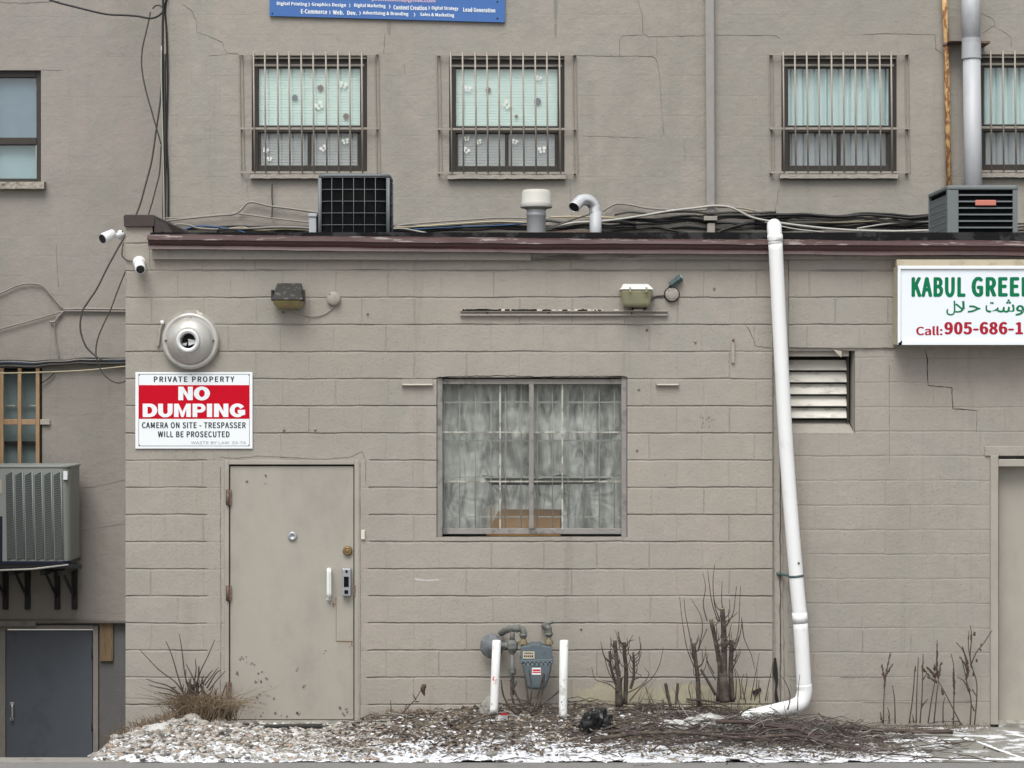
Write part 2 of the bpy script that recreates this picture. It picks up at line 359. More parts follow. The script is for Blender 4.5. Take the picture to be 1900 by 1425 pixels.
Mx['unionbrass'] = simple('brown_union', (.19, .155, .09), .6, var=.2, scale=30)
Mx['regulator'] = simple('mottled_disc', (.13, .14, .15), .7, var=.3, scale=30, dirt=(.30, .30, .32), dirt_amt=.5, dscale=22)
Mx['signwhite'] = simple('sign_white', (.80, .84, .86), .35, var=.012, scale=4)
Mx['boxwhite'] = simple('lightbox_face', (.78, .83, .88), .3, var=.012, scale=3)
Mx['signred'] = simple('sign_red', (.52, .004, .018), .7, var=.05, scale=10, spec=.1)
Mx['signink'] = simple('sign_ink', (.035, .05, .06), .8, spec=.1)
Mx['signinkpale'] = simple('sign_ink_faded', (.30, .34, .36), .5)
Mx['kgreen'] = simple('green_lettering', (.006, .17, .075), .7, var=.1, spec=.1)
Mx['kred'] = simple('red_lettering', (.38, .018, .035), .7, var=.1, spec=.1)
Mx['cream'] = simple('cream_metal', (.46, .42, .32), .6, var=.08, dirt=(.28, .22, .15), dirt_amt=.5, dscale=8)
Mx['banner'] = simple('blue_banner', (.075, .17, .43), .7, var=.06, scale=3, spec=.15)
Mx['pinktext'] = simple('pink_lettering', (.55, .45, .60), .5)
Mx['lens'] = simple('yellowed_lens', (.27, .22, .10), .35, var=.2, scale=14, dirt=(.16, .12, .05), dirt_amt=.6, dscale=8)
Mx['lens2'] = simple('greenish_lens', (.31, .30, .19), .35, var=.2, scale=14, dirt=(.17, .16, .09), dirt_amt=.6, dscale=8)
Mx['darkhood'] = simple('flaking_dark_hood', (.035, .033, .030), .8, var=.3, dirt=(.14, .13, .12), dirt_amt=.6, dscale=25, thr=(.56, .62))
Mx['hoodwhite'] = simple('white_hood', (.72, .74, .72), .4, var=.04)
Mx['tealbox'] = simple('teal_photocell', (.06, .10, .10), .5, var=.15, scale=30)
Mx['louvre'] = simple('louvre_slats', (.62, .60, .54), .6, var=.08, dirt=(.26, .25, .22), dirt_amt=.6, dscale=9, stretch=(1, 1, 2.5))
Mx['bluedoor'] = simple('slate_door_paint', (.115, .13, .155), .5, var=.08, scale=3, dirt=(.085, .095, .115), dirt_amt=.6, dscale=3)
Mx['concrete'] = simple('concrete', (.27, .26, .235), .9, var=.15, dirt=(.10, .095, .08), dirt_amt=.5, dscale=7, bump=.006)
Mx['bark'] = simple('bark', (.056, .045, .037), .85, var=.35, scale=30, dirt=(.15, .125, .10), dirt_amt=.6, dscale=16, bump=.006, thr=(.48, .62))
Mx['bark_red'] = simple('reddish_twig', (.072, .050, .043), .8, var=.35, scale=20)
Mx['cutwood'] = simple('cut_end', (.38, .29, .18), .8)
Mx['weed'] = simple('dead_weed', (.075, .052, .038), .85, var=.3, scale=30)
Mx['straw'] = simple('dry_grass_blades', (.165, .122, .08), .85, var=.45, scale=25)
Mx['leaf'] = simple('dry_leaf', (.12, .065, .038), .85, var=.4, scale=14)
Mx['bag'] = simple('black_bin_bag', (.010, .010, .011), .28, var=.2, bump=.02, bscale=12)
Mx['whitebag'] = simple('dirty_white_plastic', (.50, .50, .48), .6, var=.15, dirt=(.24, .23, .21), dirt_amt=.7, dscale=14, bump=.01, bscale=25)
Mx['snow'] = simple('snow', (.86, .88, .91), .8, var=.03, scale=20, bump=.006, bscale=60)
Mx['card'] = simple('cardboard', (.50, .28, .12), .8, var=.06)
Mx['peel'] = simple('bare_patch', (.62, .58, .50), .8, var=.1)
Mx['scuff'] = simple('dark_scuff', (.13, .125, .115), .8, var=.2)
Mx['ruststain'] = simple('rust_stain', (.27, .16, .08), .8, var=.2)
def rand_mat(name, stops, rough=.85):
    n = NT(name, rough, .25); rp = n.t.nodes.new('ShaderNodeValToRGB'); rp.color_ramp.interpolation = 'CONSTANT'
    n.lk(n.g.outputs['Random Per Island'], rp.inputs[0]); cr = rp.color_ramp
    for i, (p, c) in enumerate(stops):
        e = cr.elements[i] if i < 2 else cr.elements.new(p)
        e.position = p; e.color = (*c, 1)
    n.col(n.mix(n.step(n.noise(40, 4), .35, .7, 0, .5), rp.outputs[0], (.16, .15, .135))); n.bump(n.noise(70, 4), .003)
    return n.m
Mx['stones'] = rand_mat('pebbles', [(0, (.34, .32, .29)), (.22, (.47, .45, .41)), (.4, (.52, .505, .475)), (.55, (.26, .225, .185)), (.68, (.40, .31, .24)), (.80, (.62, .61, .59)), (.92, (.12, .115, .11))])
Mx['twigs'] = rand_mat('twig_tones', [(0, (.05, .041, .037)), (.3, (.085, .068, .058)), (.55, (.058, .036, .033)), (.74, (.17, .15, .13)), (.90, (.34, .32, .29))])
Mx['leaves'] = rand_mat('leaf_litter_tones', [(0, (.10, .075, .055)), (.3, (.17, .13, .09)), (.6, (.07, .045, .036)), (.82, (.30, .26, .21))])
def pane_mat(name, tint, refl=.9, tr=.8, rough=.02, diff=0, dcol=(.4, .45, .47)):
    n = NT(name); t = n.t; out = t.nodes['Material Output']; t.nodes.remove(n.b)
    tb = t.nodes.new('ShaderNodeBsdfTransparent'); tb.inputs[0].default_value = (*tint, 1)
    gl = t.nodes.new('ShaderNodeBsdfGlossy'); gl.inputs['Roughness'].default_value = rough
    fr = t.nodes.new('ShaderNodeFresnel'); n.lk(n.mt('MULTIPLY_ADD', n.g.outputs['Backfacing'], 1/1.5-1.5, 1.5), fr.inputs[0])
    m = t.nodes.new('ShaderNodeMixShader'); f = n.mt('MULTIPLY', fr.outputs[0], refl, clamp=True)
    n.lk(f, m.inputs[0]); n.lk(tb.outputs[0], m.inputs[1]); n.lk(gl.outputs[0], m.inputs[2]); last = m
    if diff:
        d = t.nodes.new('ShaderNodeBsdfDiffuse'); d.inputs[0].default_value = (*dcol, 1)
        m2 = t.nodes.new('ShaderNodeMixShader'); n.lk(n.step(n.noise(3, 5, .6), .3, .7, diff*.6, diff*1.3), m2.inputs[0])
        n.lk(m.outputs[0], m2.inputs[1]); n.lk(d.outputs[0], m2.inputs[2]); last = m2
    n.lk(last.outputs[0], out.inputs[0]); return n.m
Mx['glass'] = pane_mat('window_glass', (.96, 1., .99), 2.)
Mx['glass_plain'] = pane_mat('plain_window_glass', (.95, .98, .98), 1.6)
Mx['glass_screen'] = pane_mat('screened_glass', (.90, .90, .90), 1.8, diff=.10, dcol=(.42, .43, .46))
Mx['glass_dusty'] = pane_mat('dusty_glass', (.97, .98, .965), 1.4, diff=.04, dcol=(.42, .45, .46))
def plastic_film():
    n = NT('plastic_film'); t = n.t; out = t.nodes['Material Output']
    n.b.inputs['Roughness'].default_value = .35
    n.col(n.mix(n.noise(5, 5), (.46, .465, .45), (.68, .69, .67)))
    n.bump(n.noise(7, 6, .7, stretch=(2.6, 1, .8), dist=1.2), .016, .8)
    tb = t.nodes.new('ShaderNodeBsdfTransparent'); m = t.nodes.new('ShaderNodeMixShader')
    n.lk(n.step(n.noise(4, 5, .6, stretch=(2.5, 1, .6), dist=1), .32, .64, .34, 1.), m.inputs[0])
    n.lk(tb.outputs[0], m.inputs[1]); n.lk(n.b.outputs[0], m.inputs[2]); n.lk(m.outputs[0], out.inputs[0]); return n.m
Mx['film'] = plastic_film()

# ================================================================ SETTING: ground, road, bed
GX = [-400, 150, 235, 300, 350, 424, 661, 700, 760, 900, 1000, 1150, 1300, 1400, 1480, 1600, 1900, 2400]
GY = [1372, 1372, 1366, 1350, 1338, 1343, 1343, 1330, 1322, 1312, 1309, 1309, 1313, 1324, 1342, 1349, 1350, 1350]
YF = -1.6
def hgt(x, y):
    zw = float(np.interp(x*SC+CX, GX, GY)); zw = CH-(zw-CY)/SC
    t = min(max(-y/-YF if False else -y/1.6, 0), 1)
    h = zw*(1-t)**1.0+.004
    k = min(1, max(0, (x*SC+CX-330)/260)); k = k*k*(3-2*k)
    h += k*.03*math.sin(t*math.pi)*min(1, max(0, .9-x))+(1-k)*.10*math.sin(math.pi*t)*min(1, max(0, (x+3.1)/.5))
    amp = .022 if x < 2.4 else .004
    h += amp*mnoise.noise(Vector((x*5, y*7, 0)))+amp*.6*mnoise.noise(Vector((x*15, y*17, 4)))
    edge = -2.84+.06*mnoise.noise(Vector((y*4, 0, 9)))
    if x < edge: h -= (edge-x)*1.25
    return max(h, -1.97)
gm = NT('soil', .95, .15)
gc = gm.mix(gm.noise(14, 6, .7), (.085, .068, .053), (.21, .18, .15))
gx, gy, gz = gm.sep(gm.pos)
sm_ = gm.mt('ADD', gm.noise(5.5, 9, .72, stretch=(1, 1.3, 1)), gm.step(gy, -1.62, -.7, .125, -.09))
gc = gm.mix(gm.step(sm_, .50, .565), gc, (.80, .82, .86)); gm.col(gc); gm.bump(gm.noise(40, 6, .7), .02)
xs = np.linspace(-4.3, 2.75, 260); ys = np.linspace(YF, 0.0, 70)
mb = MB(); mb.add([(x, y, hgt(x, y)) for x in xs for y in ys], [(i*70+k, (i+1)*70+k, (i+1)*70+k+1, i*70+k+1) for i in range(259) for k in range(69)], True)
mb.build('gravel_bed', gm.m, kind='structure')
# paving at the right
pm = NT('paving', .9, .2)
pc = pm.mix(pm.noise(5, 6, .65), (.20, .195, .175), (.29, .28, .25)); px_, py_, pz_ = pm.sep(pm.pos)
pc = pm.mix(pm.step(pm.noise(3.2, 6, .72, stretch=(1, 1.6, 1)), .52, .58, 0, .85), pc, (.78, .80, .83))
pm.col(pc); pm.bump(pm.noise(60, 5, .7), .004)
xs = np.linspace(2.75, 8, 90); mb = MB(); n_ = 30; ys = np.linspace(YF, 0, n_)
mb.add([(x, y, hgt(x, y)) for x in xs for y in ys], [(i*n_+k, (i+1)*n_+k, (i+1)*n_+k+1, i*n_+k+1) for i in range(89) for k in range(n_-1)], True)
mb.build('pavement', pm.m, kind='structure')
am = NT('asphalt', .9, .25)
ac = am.mix(am.noise(3, 6, .6), (.17, .168, .162), (.235, .23, .22)); ac = am.mix(am.step(am.noise(180, 3), .5, .62, 0, .5), ac, (.33, .32, .30))
am.col(ac); am.bump(am.noise(220, 3), .003)
MB().box(-60, 60, -70, YF, -2.1, 0).build('road', am.m, kind='structure')
MB().box(-300, 300, -300, 300, -2.4, -1.98).build('ground', Mx['concrete'], kind='structure')

# ================================================================ ONE-STOREY BUILDING
B1 = thing('one_storey_building', 'low front building of taupe painted concrete block with a maroon roof edge', 'building', (0, 0, 0))
xL, xS1, xS2, xR = X(233), X(1433), X(1464), 7.5
z0, zTop = -.6, Z(462)
door_h = (X(416), X(666), -.6, Z(853)); win_h = (X(810), X(1164), Z(997), Z(700))
holed_wall(MB(), xL, xS1, z0, zTop, 0, [door_h, win_h], .12).add([(xL, 0, z0), (xL, 5.3, z0), (xL, 5.3, zTop), (xL, 0, zTop)], [(0, 1, 2, 3)]).build('wall', Mx['block'], B1)
zs_ = Z(645); vent_h = (X(1458), X(1587), Z(805), Z(650.5)); rdoor_h = (X(1838), X(2110), -.6, Z(845))
holed_wall(MB(), xS2, xR, zs_, zTop, 0, [], .1).build('wall', Mx['block'], B1)
holed_wall(MB(), xS2, xR, z0, zs_-.0001, .012, [vent_h, rdoor_h], .34).build('wall', Mx['block2'], B1)
# vertical joint between the two walls, smeared filler
mb = MB(); zz = np.linspace(z0, zTop, 120)
for i in range(119):
    za, zb = zz[i], zz[i+1]
    def sx(z, k): return xS1+(xS2-xS1)*k+.006*mnoise.noise(Vector((k*9, 0, z*9)))
    ks = [0, .12, .45, .5, .55, 1]; yy = [.004, .02, .008, .030, .006, .013]
    for q in range(5):
        mb.add([(sx(za, ks[q]), yy[q], za), (sx(za, ks[q+1]), yy[q+1], za), (sx(zb, ks[q+1]), yy[q+1], zb), (sx(zb, ks[q]), yy[q], zb)], [(0, 1, 2, 3)], True)
mb.build('joint_filler', Mx['paint'], B1)
MB().prism([(1436, 1222), (1440, 1220), (1443, 1245), (1444, 1265), (1441, 1280), (1445, 1300), (1440, 1312), (1437, 1290), (1439, 1268), (1434, 1250)], -.012, -.004).build('hole', Mx['gap'], B1)
MB().prism([(1395, 1283), (1411, 1276), (1413, 1281), (1402, 1292)], -.012, -.004).build('hole', Mx['gap'], B1)
# parapet at the corner with its brown cap
MB().box(xL, X(283), 0.002, 4.4, zTop, Z(418)).build('parapet', Mx['block'], B1)
cap = MB(); cap.prism([(230, 421), (229, 401), (232, 398), (284, 398), (287, 402), (286, 420)], -.03, 4.4)
cap.prism([(286, 402), (303, 430), (286, 436)], -.02, .5); cap.build('parapet_cap', Mx['brown_cap'], B1, bevel=.004)
MB().box(X(283), xR, .03, 4.5, zTop-.1, Z(436)).build('roof', Mx['bitumen'], B1)
def strip(name, mat, x0p, x1p, prof, jit=.004, n=220, wav=0, fx=None):
    xs_ = np.linspace(X(x0p), X(x1p), n); mb = MB(); m = len(prof); vs = []
    for x in xs_:
        for k, (y, z) in enumerate(prof):
            d = mnoise.noise(Vector((x*1.3, k*.37, 2)))*jit+mnoise.noise(Vector((x*6, k*1.7, 5)))*jit*.45
            vs.append((x, y-abs(d)*.6+wav*mnoise.noise(Vector((x*2, 0, k)))*.3, z+d+(fx(x) if fx else 0)))
    fs = [(i*m+k, (i+1)*m+k, (i+1)*m+(k+1) % m, i*m+(k+1) % m) for i in range(n-1) for k in range(m)]
    mb.add(vs, fs, False); mb.add(vs[:m], [list(range(m))]); mb.add(vs[-m:], [list(range(m))])
    return mb.build(name, mat, B1)
def sag(x): p = x*SC+CX; return -(np.interp(p, [280, 700, 1100, 1450, 1700, 1900], [0, 8, 14, 17, 19, 21]))/SC*.62
z_ = lambda p: Z(p, -.1)
strip('roof_flashing', Mx['bitumen'], 282, 3000, [(-.06, Z(431, -.06)), (-.075, Z(449, -.07)), (-.05, Z(462)), (.5, Z(455)), (.5, Z(431, -.06))], .002)
strip('roof_trim_lip', Mx['redlip'], 279, 3000, [(-.135, Z(437, -.13)), (-.14, Z(444, -.13)), (-.07, Z(446, -.1)), (-.07, Z(434, -.07))], .007, fx=sag)
strip('roof_trim', Mx['red'], 280, 3000, [(-.125, Z(443, -.12)), (-.12, Z(450, -.12)), (-.105, Z(455, -.1)), (-.118, Z(461.5, -.1)), (-.04, Z(462, -.06)), (-.04, Z(443, -.06))], .006, fx=sag)
strip('trim_board', Mx['paint'], 285, 985, [(-.05, Z(458, -.05)), (-.052, Z(480.5, -.05)), (0, Z(481)), (0, Z(458))], .002, fx=lambda x: sag(x)*.25)
strip('trim_board', Mx['board'], 986, 1452, [(-.05, Z(458, -.05)), (-.052, Z(479, -.05)), (0, Z(480)), (0, Z(458))], .003, fx=lambda x: sag(x)*.25)
strip('trim_board', Mx['paint'], 1452, 3000, [(-.04, Z(458, -.04)), (-.042, Z(478, -.04)), (0, Z(479)), (0, Z(458))], .004, fx=lambda x: sag(x)*.25)
# door
dk = MB(); YD = .035
dk.pbox(416, 424.5, 853, 1343, .0-.004, .10).pbox(657.5, 666, 853, 1343, -.004, .10).pbox(424.5, 657.5, 853, 862, -.004, .10)
fr = dk.build('door_frame', Mx['doorpaint'], B1, bevel=.004)
MB().pbox(404, 690, 1339, 1362, -.05, .15).build('door_step', Mx['concrete'], B1, bevel=.01)
MB().pbox(424.5, 657.5, 862, 1340, .05, .1).build('door_gap', Mx['gap'], B1)
dl = MB(); dl.pbox(427, 656, 865, 1335, .015, .05); DL = dl.build('door', Mx['doorpaint'], B1, bevel=.003, label='taupe steel door with rusty hinges and scuffed lower corner')
MB().pbox(624, 655.5, 1108, 1189.5, .012, .02).build('patch_plate', Mx['doorpaint'], DL, bevel=.002)
mb = MB(); mb.pbox(623.3, 624, 1106, 1190, .011, .02).pbox(624, 656, 1189.7, 1190.4, .011, .02)
for _ in range(14):
    a = random.choice([(624, 1112), (648, 1192), (652, 1193), (630, 1191), (620, 1118), (654, 1185), (613, 1116)]); q = random.uniform(.6, 1.6)
    x_, y_ = a[0]+random.uniform(-3, 3), a[1]+random.uniform(-2, 7); mb.pbox(x_, x_+q, y_, y_+q*random.uniform(1, 5), .0113, .0125)
mb.build('rust_stain', Mx['ruststain'], DL)
mb = MB()
for cx_, cy_, n2, sp in ((451, 1222, 5, 5), (441, 1250, 4, 4), (478, 1265, 9, 16), (490, 1290, 9, 20), (466, 1230, 4, 6), (458, 1310, 8, 12), (552, 1325, 4, 6), (640, 1322, 8, 9), (551, 1242, 3, 5), (492, 882, 2, 3), (475, 1325, 5, 10), (520, 1326, 4, 12), (492, 897, 1, 2), (560, 1270, 2, 12), (457, 893, 1, 2), (600, 1212, 2, 8)):
    for _ in range(n2):
        a = random.uniform(0, 6.3); q = random.uniform(.7, 2.6); x_, y_ = cx_+random.gauss(0, sp*.6), cy_+random.gauss(0, sp*.45)
        pts = [(min(652, max(430, x_+q*math.cos(a+t)*random.uniform(.4, 1.3))), min(1332, y_+q*math.sin(a+t)*random.uniform(.4, 1.6))) for t in (0, 1.1, 2.2, 3.3, 4.4, 5.4)]
        mb.prism(pts, .0115, .0140)
mb.build('scuff_mark', Mx['scuff'], DL)
for py in ((908, 938), (1086, 1115), (1265, 1298)):
    mb = MB(); mb.tube([P(422.5, py[0], -.012), P(422.5, py[1], -.012)], .011, 8)
    mb.pbox(419, 429, py[0]+1, py[1]-1, -.004, .01); mb.build('hinge', Mx['rust'], DL)
MB().lathe([(0, -.004), (.012, -.004), (.016, -.01), (.031, -.010), (.034, -.004), (.034, .03)], P(542.5, 995, .01)).build('peephole', Mx['lockmetal'], DL)
MB().lathe([(0, -.022), (.010, -.022), (.014, -.016), (.022, -.024), (.034, -.018), (.037, .0), (.037, .03)], P(645, 1022, .01), n=24).build('deadbolt', Mx['brass'], DL)
mb = MB(); mb.tube(curve([P(610.5, 1058, .01), P(610.5, 1059, -.045), P(610.5, 1075, -.05), P(610.5, 1092, -.05), P(610.5, 1104, -.045), P(610.5, 1106, .01)], 4), .019, 6, smooth=False)
mb.lathe([(0, -.012), (.016, -.010), (.018, .01)], P(610, 1111, .01)); mb.build('pull_handle', Mx['hoodwhite'], DL)
kb = MB(); kb.pbox(634.5, 650.5, 1055, 1106, -.045, .015); KB = kb.build('lock_case', Mx['lockmetal'], DL, bevel=.006)
mb = MB(); mb.pbox(638, 647, 1070, 1089, -.048, -.046).pbox(641, 645, 1058, 1063, -.048, -.046).pbox(639, 646, 1095, 1102, -.048, -.046); mb.build('lock_recess', Mx['acdark'], DL)
MB().pbox(655.6, 659.5, 1086, 1106, -.008, .03).build('strike_plate', Mx['rust'], DL)
ribbon([(405, 848), (440, 850), (480, 846), (540, 849), (600, 852), (650, 848), (672, 838), (678, 850), (679, 900)], .0035, 0, mat=Mx['crack'], parent=B1)
ribbon([(668, 856), (668, 1000), (669, 1100), (668, 1336)], .003, 0, mat=Mx['crack'], parent=B1, jit=.6)
ribbon([(409, 865), (409, 1000), (410, 1150), (408, 1330)], .003, 0, mat=Mx['crack'], parent=B1, jit=.7)
# big workshop window
YW = .05
fw = MB(); fw.pbox(811, 821, 700, 997, .012, .10).pbox(1153, 1163, 700, 997, .012, .10).pbox(821, 1153, 703, 713, .03, .10).pbox(821, 1153, 981, 991, .03, .10).pbox(981.5, 990.5, 713, 981, .022, .09)
WN = fw.build('window', Mx['greywood'], B1, bevel=.003, label='large grimy workshop window with plastic sheeting inside')
MB().pbox(821, 1153, 996, 1001, .03, .1).build('window_sill', Mx['board'], WN)
mb = MB()
mb.pbox(926.5, 929.4, 713, 981, .045, .07).pbox(1042, 1044.9, 713, 981, .045, .07)
for a, b in ((821, 926.5), (929.4, 981.5), (990.5, 1042), (1044.9, 1153)):
    mb.pbox(a, b, 800.8, 803.2, .045, .07).pbox(a, b, 892.2, 894.8, .045, .07)
mb.build('muntin', Mx['whitebar'], WN)
MB().pbox(819, 1155, 711, 983, .062, .064).build('pane', Mx['glass_dusty'], WN)
mb = MB()
for px in (824, 853, 882, 911, 938, 967, 997, 1025, 1054, 1083, 1112, 1140): mb.tube([P(px, 711, .09), P(px, 985, .09)], .0038, 6)
mb.pbox(815, 1158, 745, 748, .098, .104).pbox(815, 1158, 816, 819, .098, .104).pbox(815, 1158, 884, 887, .098, .104).pbox(815, 1158, 958, 960, .098, .104)
mb.build('inner_bars', Mx['innerbar'], WN)
def sheet(pts_top, pts_bot, Y, nx=70, nz=60, amp=.02, freq=(9, 3), radial=None, seed=0):
    vs = []
    for i in range(nx+1):
        t = i/nx; a = P(*np.array([np.interp(t*(len(pts_top)-1), range(len(pts_top)), [p[c] for p in pts_top]) for c in (0, 1)]), Y); b = P(*np.array([np.interp(t*(len(pts_bot)-1), range(len(pts_bot)), [p[c] for p in pts_bot]) for c in (0, 1)]), Y)
        for k in range(nz+1):
            q = a.lerp(b, k/nz)
            if radial:
                dx, dz = q.x-radial[0], q.z-radial[1]; an = math.atan2(dz, dx); rr = math.hypot(dx, dz)*(1+.5*mnoise.noise(Vector((q.x*6, seed, q.z*6)))); an += .25*mnoise.noise(Vector((q.x*9, q.z*9, seed)))
                d = amp*math.sin(an*radial[2]+2*mnoise.noise(Vector((an*3, rr*3, seed))))*min(1, rr*6)
            else: d = amp*mnoise.noise(Vector((q.x*freq[0]+.5*q.z+1.2*mnoise.noise(Vector((q.x*3, 0, q.z*4))), seed, q.z*freq[1])))*2
            vs.append(q+Vector((0, d+.4*amp*mnoise.noise(Vector((q.x*25, seed, q.z*15))), 0)))
    return vs, [(i*(nz+1)+k, (i+1)*(nz+1)+k, (i+1)*(nz+1)+k+1, i*(nz+1)+k+1) for i in range(nx) for k in range(nz)]
mb = MB(); mb.add(*sheet([(820, 714), (1000, 714), (1153, 714)], [(818, 862), (872, 880), (925, 884), (960, 886), (1000, 889), (1040, 880), (1080, 888), (1130, 887), (1156, 880)], .16, amp=.030, freq=(8, 2.2), seed=3), True)
mb.add(*sheet([(818, 856), (890, 878), (935, 925)], [(818, 990), (870, 990), (905, 990)], .15, 60, 60, .003, radial=(X(822), Z(920), 19), seed=1), True)
mb.add(*sheet([(1045, 898), (1100, 898), (1156, 880)], [(1045, 990), (1100, 990), (1156, 990)], .15, 60, 50, .003, radial=(X(1078), Z(925), 17), seed=2), True)
mb.add(*sheet([(905, 900), (945, 900), (1044, 900)], [(930, 945), (980, 945), (1044, 945)], .17, 40, 40, .004, radial=(X(900), Z(890), 20), seed=2), True)
mb.build('plastic_sheet', Mx['film'], WN)
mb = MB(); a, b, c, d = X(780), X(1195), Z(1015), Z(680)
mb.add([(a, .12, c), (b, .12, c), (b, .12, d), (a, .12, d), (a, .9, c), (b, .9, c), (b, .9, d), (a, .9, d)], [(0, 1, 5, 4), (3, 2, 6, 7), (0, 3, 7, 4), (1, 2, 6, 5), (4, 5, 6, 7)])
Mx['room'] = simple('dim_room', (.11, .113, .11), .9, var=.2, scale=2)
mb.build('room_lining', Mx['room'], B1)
mb = MB(); mb.box(X(903, .24), X(1040, .24), .24, .46, Z(1015, .24), Z(941, .24)); cb = mb.build('cardboard_box', Mx['card'], bevel=.003, label='brown cardboard box leaning inside the big lower window', cat='box')
ribbon([(811, 700), (860, 698), (930, 697), (1000, 699), (1100, 698), (1163, 699)], .005, 0, mat=Mx['gap'], parent=B1, name='crack')
# louvred vent
vh = MB(); vh.pbox(1464, 1575, 650, 661, .04, .32); VT = vh.build('vent_louvre', Mx['paint'], B1, label='square recessed vent with five pale horizontal slats')
mb = MB(); mb.add([(X(1459), .014, Z(805)+.002), (X(1587)-.002, .014, Z(805)+.002), (X(1572, .2), .21, Z(779, .2)), (X(1450, .2), .21, Z(779, .2))], [(0, 1, 2, 3)])
mb.build('sloping_sill', Mx['paint'], VT)
MB().add([(X(1587)-.002, .013, Z(805)+.002), (X(1587)-.002, .013, Z(651)), (X(1575, .2), .21, Z(651, .2)), (X(1575, .2), .21, Z(779, .2))], [(0, 1, 2, 3)]).build('jamb', Mx['paint'], VT)
mb = MB()
for k in range(5):
    t = 668+k*22.2; mb.add([(X(q, y), y+e_, Z(p, y)) for e_ in (0, .006) for q, p, y in ((1455, t, .17), (1571, t, .17), (1571, t+18.8, .125), (1455, t+18.8, .125))], [(0, 1, 2, 3), (4, 5, 6, 7), (2, 3, 7, 6), (0, 1, 5, 4)])
mb.build('slat', Mx['louvre'], VT)
MB().pbox(1571.5, 1575, 661, 780, .12, .21).build('louvre_frame', Mx['brownframe'], VT)
MB().box(X(1455), X(1600), .215, .23, Z(830), Z(640)).build('louvre_backing', Mx['gap'], VT)
mb = MB(); mb.prism([(1546, 648), (1562, 652), (1561, 663), (1554, 657)], -.02, .0); mb.build('peeling_flake', Mx['paint_light'], VT)
# right-hand door
fr2 = MB(); fr2.pbox(1838, 1853, 845, 1345, -.006, .2).pbox(1853, 2095, 852, 866, -.006, .2).pbox(2095, 2108, 845, 1345, -.006, .2); fr2.build('door_frame', Mx['doorpaint'], B1, bevel=.006)
MB().pbox(1853.5, 2095, 866.5, 1342, .12, .17).build('door', Mx['doorpaint'], B1, label='plain greige door cut off by the right edge')
MB().pbox(1828, 2125, 828, 846, -.002, .03).build('door_lintel', Mx['paint'], B1, bevel=.004)
MB().pbox(1853.5, 2095, 1343, 1352, -.02, .17).build('door_threshold', Mx['whitebar'], B1)
# cracks
ribbon([(1716, 648), (1720, 662), (1722, 715), (1738, 717), (1766, 719), (1768, 758), (1812, 762)], .0045, .012, mat=Mx['gap'], parent=B1, jit=.9)
ribbon([(1812, 762), (1812, 802)], .003, .012, mat=Mx['crack'], parent=B1, jit=.9)
ribbon([(1650, 676), (1650, 860)], .002, .012, mat=Mx['crack'], parent=B1, jit=.5)
ribbon([(1382, 600), (1392, 615), (1402, 642), (1432, 646)], .003, 0, mat=Mx['crack'], parent=B1)
ribbon([(1440, 644), (1500, 645), (1590, 646), (1664, 645)], .004, 0, mat=Mx['crack'], parent=B1, jit=1)
ribbon([(1433, 660), (1434, 850), (1436, 1050), (1438, 1220)], .003, 0, mat=Mx['crack'], parent=B1, jit=1.6)
ribbon([(1452, 690), (1452, 1000), (1453, 1160), (1456, 1300)], .0025, 0, mat=Mx['crack'], parent=B1, jit=1.6, proud=.004)
ribbon([(1560, 1257), (1640, 1256)], .0028, .012, mat=Mx['crack'], parent=B1, jit=.6)
ribbon([(1600, 1303), (1700, 1304), (1800, 1303)], .003, .012, mat=Mx['crack'], parent=B1, jit=.6)
ribbon([(1600, 1168), (1601, 1210)], .003, .012, mat=Mx['crack'], parent=B1, jit=.6)
ribbon([(1690, 1170), (1690, 1208)], .002, .012, mat=Mx['crack'], parent=B1, jit=.6)
mb = MB()
for _ in range(26):
    x_, y_ = 1310+random.gauss(0, 12), 778+random.gauss(0, 9); q = random.uniform(.5, 1.6); mb.prism([(x_+q*math.cos(t)*random.uniform(.5, 1.4), y_+q*math.sin(t)) for t in (0, 1.2, 2.5, 3.8, 5)], -.0015, .002)
mb.build('scrape_mark', Mx['crack'], B1)
mb = MB()
for px, py in ((682, 582), (525, 580), (527, 798), (1200, 612), (1290, 634), (1185, 722), (1182, 835), (585, 797), (1325, 535), (960, 1190), (1078, 1166)): mb.lathe([(0, -.014), (.006, -.012), (.010, -.004), (.010, .002)], P(px, py), n=10)
mb.build('wall_anchor', Mx['board'], B1)
MB().pbox(670, 677, 984, 1001, -.02, .002).build('door_bell_stub', Mx['peel'], B1, bevel=.004)
# faint old smears of paler paint
Mx['smear'] = simple('old_paint_smear', (.47, .45, .43), .8, var=.05)
mb = MB(); mb.prism([(768, 1072), (790, 1076), (812, 1074), (818, 1076), (795, 1079), (772, 1077)], -.001, .001); mb.build('paint_smear', Mx['smear'], B1)

